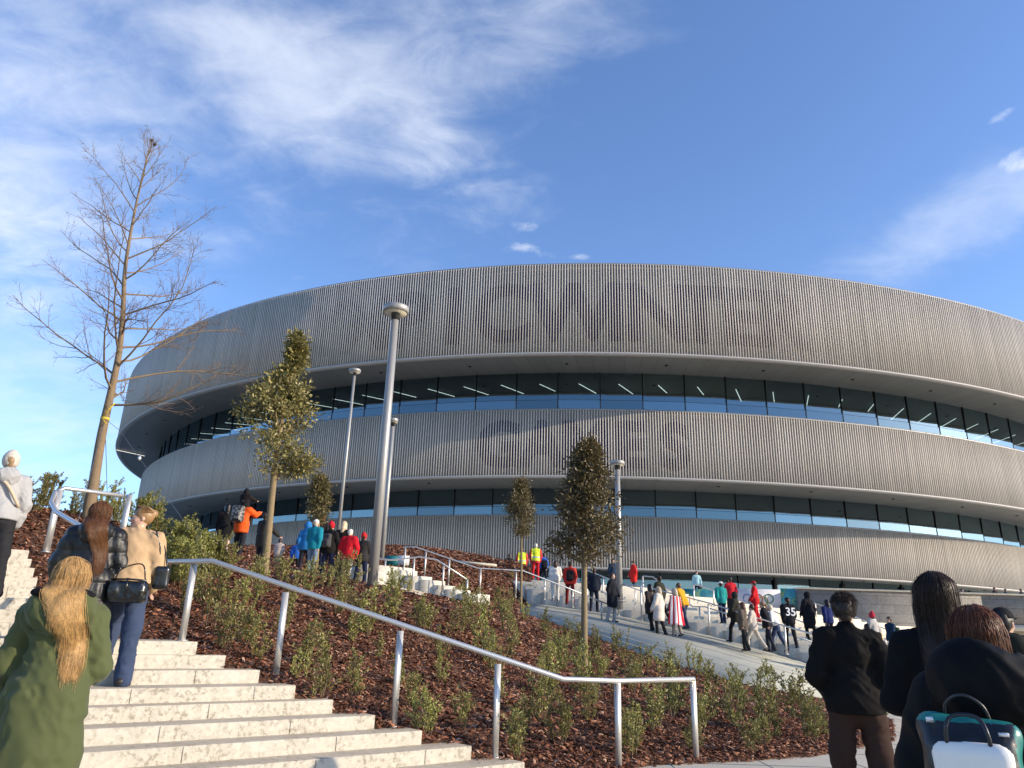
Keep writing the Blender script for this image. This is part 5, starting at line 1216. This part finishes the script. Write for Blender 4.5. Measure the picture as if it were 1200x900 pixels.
crowd('woman in teal jacket and white cap with a dark crossbody strap', 371, 609, 1.68, bz, (18, 33), 15, CM(TEAL, hem=-.14, sleeve=1.25), (.13, .19, .27), hair=((.50, .42, .34), 'short'), hat=('cap', (.75, .74, .72)), i=1, legs=walk(1, 6), Y=22.0, grp=GU)
crowd('person in bright blue quilted jacket half hidden behind the teal jacket', 362, 612, 1.68, bz, (19, 34), 5, CM((.012, .16, .42), style='puffer', hood='up'), (.02, .02, .03), legs=walk(2, 6), Y=23.2, grp=GU)
crowd('person in dark clothes and red hat behind the white cap', 378, 603, 1.76, bz, (20, 36), 0, CM(DARK), hat=('beanie', RED), i=3, Y=25.2, grp=GU)
crowd('person in black jacket and bright red knit hat between teal and red jackets', 389, 612, 1.68, bz, (19, 34), 15, CM((.012, .011, .011), hem=-.12), hat=('beanie', (.55, .02, .03)), i=2, legs=walk(2, 6), Y=23.4, grp=GU)
crowd('blonde person in black jacket with fur collar behind the red jacket', 404, 610, 1.70, bz, (19, 34), 10, CM((.016, .013, .011)), hair=((.55, .42, .26), 'mid'), scarf=(.5, .38, .24), i=1, Y=24.3, grp=GU)
crowd('woman with short white hair in bright red jacket and pale trousers', 411, 620, 1.66, bz, (18, 33), 12, CM(RED, hem=-.16, sleeve=1.35, thick=.05), (.34, .33, .30), hair=((.68, .62, .50), 'short'), i=1, legs=walk(1, 7), arms=((4, 20, 10), (6, 18, 14)), Y=22.4, grp=GU)
crowd('person in dark jacket and red cap beside the tallest lamp pole', 427, 625, 1.66, bz, (18, 34), 12, CM((.03, .028, .028)), hat=('beanie', (.5, .02, .025)), i=2, Y=23.2, grp=GU)
# by the cone tree
GP = 'people at the top of the slope'
VEST = bpy.data.materials.new('safety_vest'); VEST.use_nodes = True; t = NT(VEST.node_tree); b_ = t.n['Principled BSDF']; sp = t.new('ShaderNodeSeparateXYZ', {0: t.new('ShaderNodeTexCoord').outputs['Object']})
ax_ = t.math('ABSOLUTE', sp.outputs[0]); mid = t.math('MULTIPLY', t.math('LESS_THAN', ax_, .20), t.math('GREATER_THAN', sp.outputs[2], .92)); band_ = t.math('LESS_THAN', t.math('ABSOLUTE', t.math('SUBTRACT', sp.outputs[2], 1.08)), .035)
cvest = t.mixc(band_, (.62, .72, .02, 1), (.35, .40, .40, 1)); t.l.new(t.mixc(mid, (.45, .015, .02, 1), cvest), b_.inputs[0]); b_.inputs['Roughness'].default_value = .7
for px, yt, lab, hr in [(612, 642, 'steward in yellow safety vest and red jacket behind the thin cone tree stem', HB), (628, 637, 'steward with pale hair in yellow safety vest and red trousers', (.6, .52, .42))]:
    crowd(lab, px, yt, 1.74, pz_, (32, 60), 0, dict(color=RED, mat=VEST, hem=-.12, thick=.05, sleeve=1.2), (.45, .015, .02), hair=(hr, 'short'), grp=GP, i=int(px))
crowd('person in dark clothes left of the two yellow vests', 597, 649, 1.6, pz_, (32, 60), 0, CM(DARK), grp=GP)
crowd('child in blue jacket with dark backpack right of the yellow vests', 637, 648, 1.45, pz_, (32, 60), -10, CM((.03, .10, .40)), (.02, .02, .03), grp=GP, i=1)
crowd('woman with long brown hair in white jacket and white trousers', 651, 655, 1.62, fz, (30, 60), 0, CM((.66, .63, .58)), (.60, .57, .52), hair=(HBR, 'long', .9), grp=GP, i=2)
crowd('person in red orange jacket and dark red trousers left of the big tree trunk', 668, 654, 1.72, fz, (30, 60), 5, CM((.55, .045, .03)), (.18, .02, .02), grp=GP, i=1)
crowd('person in navy with a white bag right of the big tree trunk', 696, 662, 1.66, fz, (30, 60), 10, CM((.014, .018, .03)), (.014, .018, .03), grp=GP, i=2)
crowd('person in navy jacket standing left of the right hand lamp pole', 718, 655, 1.74, pz_, (34, 60), 150, CM((.015, .03, .06)), (.02, .02, .03), grp=GP, i=3, legs=walk(1, 3))
crowd('man in long dark coat behind the post of the longest rail', 717, 671, 1.76, fz, (28, 45), 120, CM((.012, .013, .018), hem=-.42), (.3, .3, .3), grp=GP, i=1, legs=walk(1, 6))
crowd('person in long scarlet coat standing right of the lamp pole', 742, 657, 1.72, pz_, (34, 60), -100, CM((.62, .025, .02), hem=-.38, thick=.05), (.03, .03, .03), grp=GP, i=2, legs=walk(1, 3))
# on the far stairs
GS = 'people climbing the far stairs'
S_ = (26, 46)
crowd('person in dark olive jacket walking up behind the cream coat', 772, 670, 1.74, fz, S_, -40, CM((.03, .032, .022)), (.015, .015, .018), grp=GS, i=1)
crowd('woman in dark brown coat left of the cream coat', 761, 681, 1.64, fz, (26, 42), -40, CM((.04, .03, .028), hem=-.3), (.02, .02, .02), hair=(HK, 'long', .6), grp=GS, i=2)
crowd('woman in long cream coat with pale headscarf', 771, 683, 1.66, fz, (26, 42), -60, CM((.60, .52, .44), hem=-.42, thick=.05), (.02, .02, .02), hair=((.42, .32, .22), 'mid'), grp=GS, i=1, legs=walk(1, 8))
crowd('person in mustard yellow jacket leaning forward on the stairs', 800, 679, 1.72, fz, S_, -50, CM(YEL, sleeve=1.25, thick=.05), (.04, .05, .09), hair=((.10, .07, .05), 'short'), lean=18, grp=GS, i=2)
crowd('person in teal and white jacket with dark trousers on the plaza edge', 816, 669, 1.74, pz_, (36, 60), 170, CM((.30, .48, .50)), (.012, .02, .05), grp=GS, i=1, legs=walk(1, 10))
crowd('volunteer in teal green patterned jacket and white hat before the banners', 844, 679, 1.68, fz, (30, 50), -10, CM((.02, .24, .22)), (.012, .02, .05), hat=('cap', (.7, .7, .68)), grp=GS, i=2)
crowd('person in red jersey with white shoulders behind the dark hooded man', 855, 674, 1.74, fz, (30, 50), -10, CM((.52, .02, .03)), (.02, .02, .02), grp=GS, i=3)
crowd('fan in red hockey kit and red cap standing before the ringed banner', 883, 679, 1.72, fz, (30, 50), -70, CM((.50, .015, .02), hem=-.14), (.46, .015, .02), hair=((.05, .03, .02), 'short'), hat=('cap', (.5, .02, .03)), grp=GS, i=1, legs=walk(1, 4))
crowd('man in dark olive hooded coat and black trousers striding up', 860, 690, 1.76, fz, S_, -55, CM((.026, .026, .02), hem=-.22, hood='up', thick=.045), (.012, .012, .014), grp=GS, i=1, legs=walk(1, 22))
crowd('woman in grey brown coat between olive hood and beige coat', 869, 703, 1.60, fz, S_, -50, CM((.10, .08, .065), hem=-.2), (.02, .02, .02), hair=(HBR, 'mid'), grp=GS, i=2)
crowd('person in pale beige coat and cream trousers striding up the stairs', 880, 703, 1.58, fz, S_, -60, CM((.46, .40, .35), hem=-.15), (.48, .43, .36), grp=GS, i=1, legs=walk(1, 24))
crowd('person in black top and dark trousers bending forward near the rail', 897, 700, 1.68, fz, S_, -60, CM((.012, .012, .016)), (.018, .02, .03), hair=((.2, .12, .06), 'pony'), grp=GS, i=2, lean=12)
crowd('person in white top and blue denim leaning forward between dark figures', 907, 705, 1.62, fz, S_, -60, CM((.68, .66, .62), hem=.02), (.035, .05, .10), hair=((.5, .42, .3), 'short'), grp=GS, i=1, lean=16)
(rj, Jj), pj_ = crowd('fan in black hockey jersey with white back number, facing away', 922, 697, 1.76, fz, S_, -5, CM((.012, .012, .016), sleeve=1.35, thick=.05), (.02, .02, .022), hat=('cap', (.02, .02, .02)), grp=GS, i=2, legs=walk(1, 8))
cu = bpy.data.curves.new('number', 'FONT'); cu.body = '35'; cu.size = .40; cu.align_x = 'CENTER'; cu.extrude = .012; cu.offset = .006
ob = bpy.data.objects.new('tmp', cu); col.objects.link(ob); me = bpy.data.meshes.new_from_object(ob.evaluated_get(bpy.context.evaluated_depsgraph_get())); bpy.data.objects.remove(ob)
me.transform(Matrix.Translation((0, float(Jj['ch'][1])-.188, float(Jj['ch'][2])-.20)) @ Matrix.Rotation(R(90), 4, 'X')); me.materials.clear(); me.materials.append(mat('jersey_number', (.75, .75, .75), .7)); link('jersey_number', me, rj)
crowd('tall figure in black hooded cloak near the foot of the grey wall', 945, 691, 1.84, fz, S_, -30, CM((.010, .010, .013), hem=-.5, hood='up', thick=.05), (.012, .012, .012), grp=GS, i=1, legs=walk(1, 8))
crowd('person in dark blue jacket left of the young man in black', 968, 700, 1.70, fz, (24, 42), -20, CM((.016, .025, .10)), (.02, .02, .03), hair=(HK, 'mid'), grp=GS, i=2)
crowd('fan in red and white knitted hat and white scarf right of the young man', 1021, 716, 1.72, fz, (21, 40), -30, CM((.40, .37, .34), hem=-.2), (.02, .02, .02), hat=('pom', (.48, .03, .05)), scarf=(.7, .66, .6), grp=GS, i=1)
crowd('blonde child in grey blue coat just right of the young man', 1030, 738, 1.42, fz, (19, 34), -30, CM((.10, .12, .19), hem=-.3, thick=.045), (.02, .025, .04), hair=((.40, .28, .14), 'mid'), grp=GS, i=2)
crowd('small person in navy jacket with green stripe by the grey wall', 1041, 719, 1.62, fz, (24, 44), -100, CM((.012, .03, .06)), (.012, .014, .02), hair=(HB, 'short'), grp=GS, i=1)
crowd('person in black coat low on the stairs beside the rail end', 1015, 727, 1.66, fz, (21, 36), -40, CM((.014, .013, .014), hem=-.25), (.02, .02, .02), hair=(HK, 'mid'), grp=GS, i=2)
# heads above the grey wall
GW = 'people looking over the grey wall'
for px, yt, cc, hh, lab in [(1127, 690, (.02, .02, .02), (.03, .02, .015), 'dark haired person on the plaza seen above the grey wall, leftmost of the row'), (1165, 688, (.03, .02, .02), (.12, .07, .05), 'person in dark brown above the grey wall, second from the left'),
                            (1178, 690, (.03, .035, .05), (.03, .02, .02), 'person in slate jacket above the grey wall, third from the left'), (1196, 690, (.02, .02, .025), (.1, .06, .05), 'person at the right picture edge above the grey wall'), (1036, 694, (.02, .02, .02), (.01, .01, .01), 'lone dark head over the grey wall above the young man')]:
    d = ray(px, yt); Y = 44.0; 
    H = min(1.78, atY(px, yt, Y)[2]-ZP)
    while atY(px, yt, Y)[2]-ZP < 1.45: Y += .5
    p = atY(px, yt, Y); H = p[2]-ZP; person(lab, np.array([p[0], Y, ZP]), 150, H, .026, coat=CM(cc), hair=(hh, 'short'), group=GW)

# ---- striped flag worn as a cape
(rf, Jf), pf = crowd('woman with pale hair wrapped in a red and white striped flag with blue corner', 790, 687, 1.64, fz, (26, 42), -50, CM((.08, .08, .10)), (.3, .25, .2), hair=((.55, .46, .34), 'mid'), grp=GS, i=1, legs=walk(1, 6))
n_, m_ = 27, 22; s = Jf['s']; V = []
for j in range(m_):
    v = j/(m_-1)
    for i in range(n_):
        u = i/(n_-1)*2-1; a = u*1.9; rr_ = (.25+.14*v)*s; ripple = .028*math.sin(u*14+v*2)*(.3+v); V.append(((rr_+ripple)*math.sin(a), -(.20+.09*v+ripple)*math.cos(a)*s, Jf['nb'][2]-.04*s-v*1.05*s+.05*abs(u)*s))
F = np.array([(j*n_+i, j*n_+i+1, (j+1)*n_+i+1, (j+1)*n_+i) for j in range(m_-1) for i in range(n_-1)]); mi = []
for j in range(m_-1):
    for i in range(n_-1): mi.append(2 if (i >= 15 and j < 11) else (0 if (i//2) % 2 == 0 else 1))
fl = link('flag_cape', arr_mesh('flag_cape', V, [F], [cloth((.50, .02, .035)), cloth((.74, .72, .70)), cloth((.02, .03, .12))], True, mi), rf); sd = fl.modifiers.new('thick', 'SOLIDIFY'); sd.thickness = .01

# ================================================================== BAGS
M_leather = mat('black_leather', (.010, .010, .010), .22, noise=(8, .1), bump=(30, .25, .006), spec=.6); M_brass = mat('buckle', (.5, .45, .35), .3, 1.0)
def wpt(root, q):
    a = root.rotation_euler[2]; c_, s_ = math.cos(a), math.sin(a); q = np.array(q, float); return np.array([c_*q[0]-s_*q[1], s_*q[0]+c_*q[1], q[2]])+np.array(root.location)
fore = wpt(r2, (J2['el1']*.45+J2['wr1']*.55))
hb_c = atY(150, 692, P2[1]-.02)
hb = empty('handbag', tuple(hb_c), 'black leather shoulder bag hanging from the arm of the puffer jacket', 'handbag', rz=R(8)); K = Sdf(.03)
K.box((0, 0, -.01), (.175, .055, .105), .045); K.ell((-.12, -.05, .0), (.05, .03, .09), k=.03); K.ell((.11, -.05, .0), (.05, .03, .09), k=.03); K.warp(lambda P: .008*lattice(P*np.array([9, 9, 5]), 1, 3)+.004*lattice(P, 30, 5)); link('bag_body', K.mesh('bag_body', .011, M_leather), hb)
q = MB(); q.box((0, -.064, .03), (.007, .006, .085)); q.tube([(-.16, -.03, .098), (0, -.035, .105), (.16, -.03, .098)], .010, 6); q.build('trim', M_leather, hb)
q = MB(); top = Vector(fore)-hb.location; top = hb.rotation_euler.to_matrix().inverted() @ top
q.tube(smooth_path([(-.13, -.02, .09), (-.11, .0, .24), (top[0]-.05, top[1]-.03, top[2]+.05)], 5), .007, 6); q.tube(smooth_path([(.15, -.02, .09), (.09, -.02, .25), (top[0]+.05, top[1]-.03, top[2]+.05)], 5), .007, 6); q.build('strap', M_leather, hb)
q = MB(); q.lathe([(.022, -.006), (.022, .006)], 14, (.15, -.062, .0)); q.tube([(.15, -.05, .09), (.15, -.06, -.04)], .006, 5); q.build('buckle', M_brass, hb)
c = wpt(r3, (.30, -.02, J3['pel'][2]+.10)); hb2 = empty('handbag', tuple(c), 'small black handbag at the right hip of the woman in beige', 'handbag', rz=R(20)); K = Sdf(.02); K.box((0, 0, 0), (.075, .05, .115), .035); K.warp(lambda P: .006*lattice(P, 11, 3)); link('bag_body', K.mesh('bag_body', .012, M_leather), hb2)
q = MB(); q.tube(smooth_path([(-.04, 0, .10), (-.06, -.02, .30), (-.12, -.03, .46)], 5), .009, 6); q.tube(smooth_path([(.04, 0, .10), (-.02, .03, .30), (-.11, .05, .45)], 5), .009, 6); q.build('strap', M_leather, hb2)
# roll-top backpack
bpk = empty('backpack', tuple(wpt(r7, np.array(J7['ch'])+np.array([-.055, -.275, -.165]))), 'white, black and teal roll top backpack with carry handle worn in the foreground', 'backpack', rz=float(r7.rotation_euler[2])+R(-4))
bpk.scale = (.86, .86, .86)
M_tarp = mat('teal_tarp', (.012, .17, .15), .38, noise=(4, .15), bump=(14, .3, .01)); M_wt = mat('white_tarp', (.82, .78, .70), .42, noise=(3, .05), bump=(8, .3, .012)); M_bk = mat('black_tarp', (.012, .014, .018), .35, bump=(12, .4, .012))
K = Sdf(.03); K.box((0, 0, -.06), (.148, .085, .24), .05); K.cone((-.125, .01, .205), (.125, .01, .195), .040, .040, k=.07); K.warp(folds(.007, (7, 7, 7), 2)); bd = link('pack_body', K.mesh('pack_body', .011, [M_bk, M_tarp], lambda C: ((C[:, 2] > .222+.03*C[:, 0]) | (C[:, 0] > .148)).astype(int)), bpk)
K = Sdf(.02); K.box((.012, -.085, -.045), (.136, .03, .215), .055); K.ell((.015, -.115, -.21), (.105, .05, .085), k=.01, op='s'); K.warp(folds(.006, (6, 6, 6), 8)); link('front_panel', K.mesh('front_panel', .009, M_wt), bpk)
q = MB(); q.tube(smooth_path([(-.06, -.07, .10), (-.055, -.10, .20), (-.03, -.075, .245), (.045, -.075, .245), (.075, -.10, .19), (.075, -.075, .10)], 6), .0075, 8); q.build('carry_handle', M_bk, bpk, True)
q = MB(); q.tube(smooth_path([(-.07, .03, .2), (-.06, .0, .28), (.0, -.02, .315), (.06, .0, .28), (.08, .03, .2)], 6), .006, 8); q.build('top_loop', M_bk, bpk, True)
M_refl = mat('reflector', (.7, .72, .75), .2, .4)
q = MB(); q.box((-.11, -.062, .225), (.012, .003, .009), rot_x(.4)); q.build('reflector', M_refl, bpk)
q = MB(); q.box((.12, -.068, .195), (.016, .003, .006), rot_x(.3)); q.build('reflector', M_refl, bpk)
# small backpacks
for (root, J, lab, c1, c2) in ((rm, Jm, 'black and grey camouflage backpack on the orange jacket', (.03, .03, .028), (.22, .20, .18)),):
    bp_ = empty('backpack', tuple(wpt(root, np.array(J['ch'])+[-.03, -.25, -.05])), lab, 'backpack', rz=float(root.rotation_euler[2])); m = bpy.data.materials.new('camouflage'); m.use_nodes = True; t = NT(m.node_tree); b_ = t.n['Principled BSDF']
    n = t.new('ShaderNodeTexNoise', {'Vector': t.new('ShaderNodeTexCoord').outputs['Object'], 'Scale': 13, 'Detail': 1}).outputs[0]; t.l.new(t.ramp(n, [(0, c1), (.5, c1), (.54, c2), (1, c2)]), b_.inputs[0])
    K = Sdf(.03); K.box((0, 0, 0), (.17, .10, .24), .06); K.box((0, -.10, -.08), (.13, .05, .12), .04); link('pack_body', K.mesh('pack_body', .022, m), bp_); q = MB(); q.tube(smooth_path([(-.04, .02, .23), (0, 0, .29), (.04, .02, .23)], 4), .012, 5); q.build('carry_handle', cloth(BLACK), bp_)
for px_lab, lab, cl_ in (('person in red orange jacket', 'dark backpack worn over the red orange jacket', (.02, .018, .02)), ('child in blue jacket with dark', 'black backpack on the child in blue by the yellow vests', (.012, .012, .014)), ('person in black jacket and bright red knit', 'grey backpack on the black jacket between teal and red jackets', (.06, .06, .065)), ('small person in navy', 'dark green backpack on the person in navy by the grey wall', (.02, .05, .03))):
    rr_ = [o for o in bpy.data.objects if o.get('label', '').startswith(px_lab)][0]; a_ = rr_.rotation_euler[2]; cb = next(c for c in rr_.children if c.name.startswith(('jacket', 'coat'))); zz = np.array([v.co for v in cb.data.vertices]); zt = zz[:, 2].max(); sl_ = zz[np.abs(zz[:, 2]-(zt-.38)) < .05]; yb = sl_[np.abs(sl_[:, 0]) < .1][:, 1].min()
    bp_ = empty('backpack', tuple(wpt(rr_, [0, yb-.075, zt-.40])), lab, 'backpack', rz=a_); K = Sdf(.03); K.box((0, 0, 0), (.145, .085, .21), .05); K.box((0, -.08, -.07), (.11, .045, .10), .035); link('pack_body', K.mesh('pack_body', .022, cloth(cl_)), bp_); q = MB(); q.tube(smooth_path([(-.04, .02, .20), (0, 0, .26), (.04, .02, .20)], 4), .012, 5); q.build('carry_handle', cloth(BLACK), bp_)
# cross-body strap on the white hoodie
def strap(root, J, m, a, b, w=.022, name='strap'):
    q = MB(); pts = [np.array(x, float) for x in a]; q.tube(smooth_path(pts, 5), w, 6, False); return q.build(name, m, root)
s = J1['s']; nb, ch, wa = J1['nb'], J1['ch'], J1['wa']
strap(r1, J1, cloth((.52, .42, .30)), [nb+[-.13, .05, .04], nb+[-.09, -.125, -.05], ch+[.02, -.178, .0], wa+[.15, -.155, .03], wa+[.19, .0, .0]], None, .02, 'crossbody_strap')
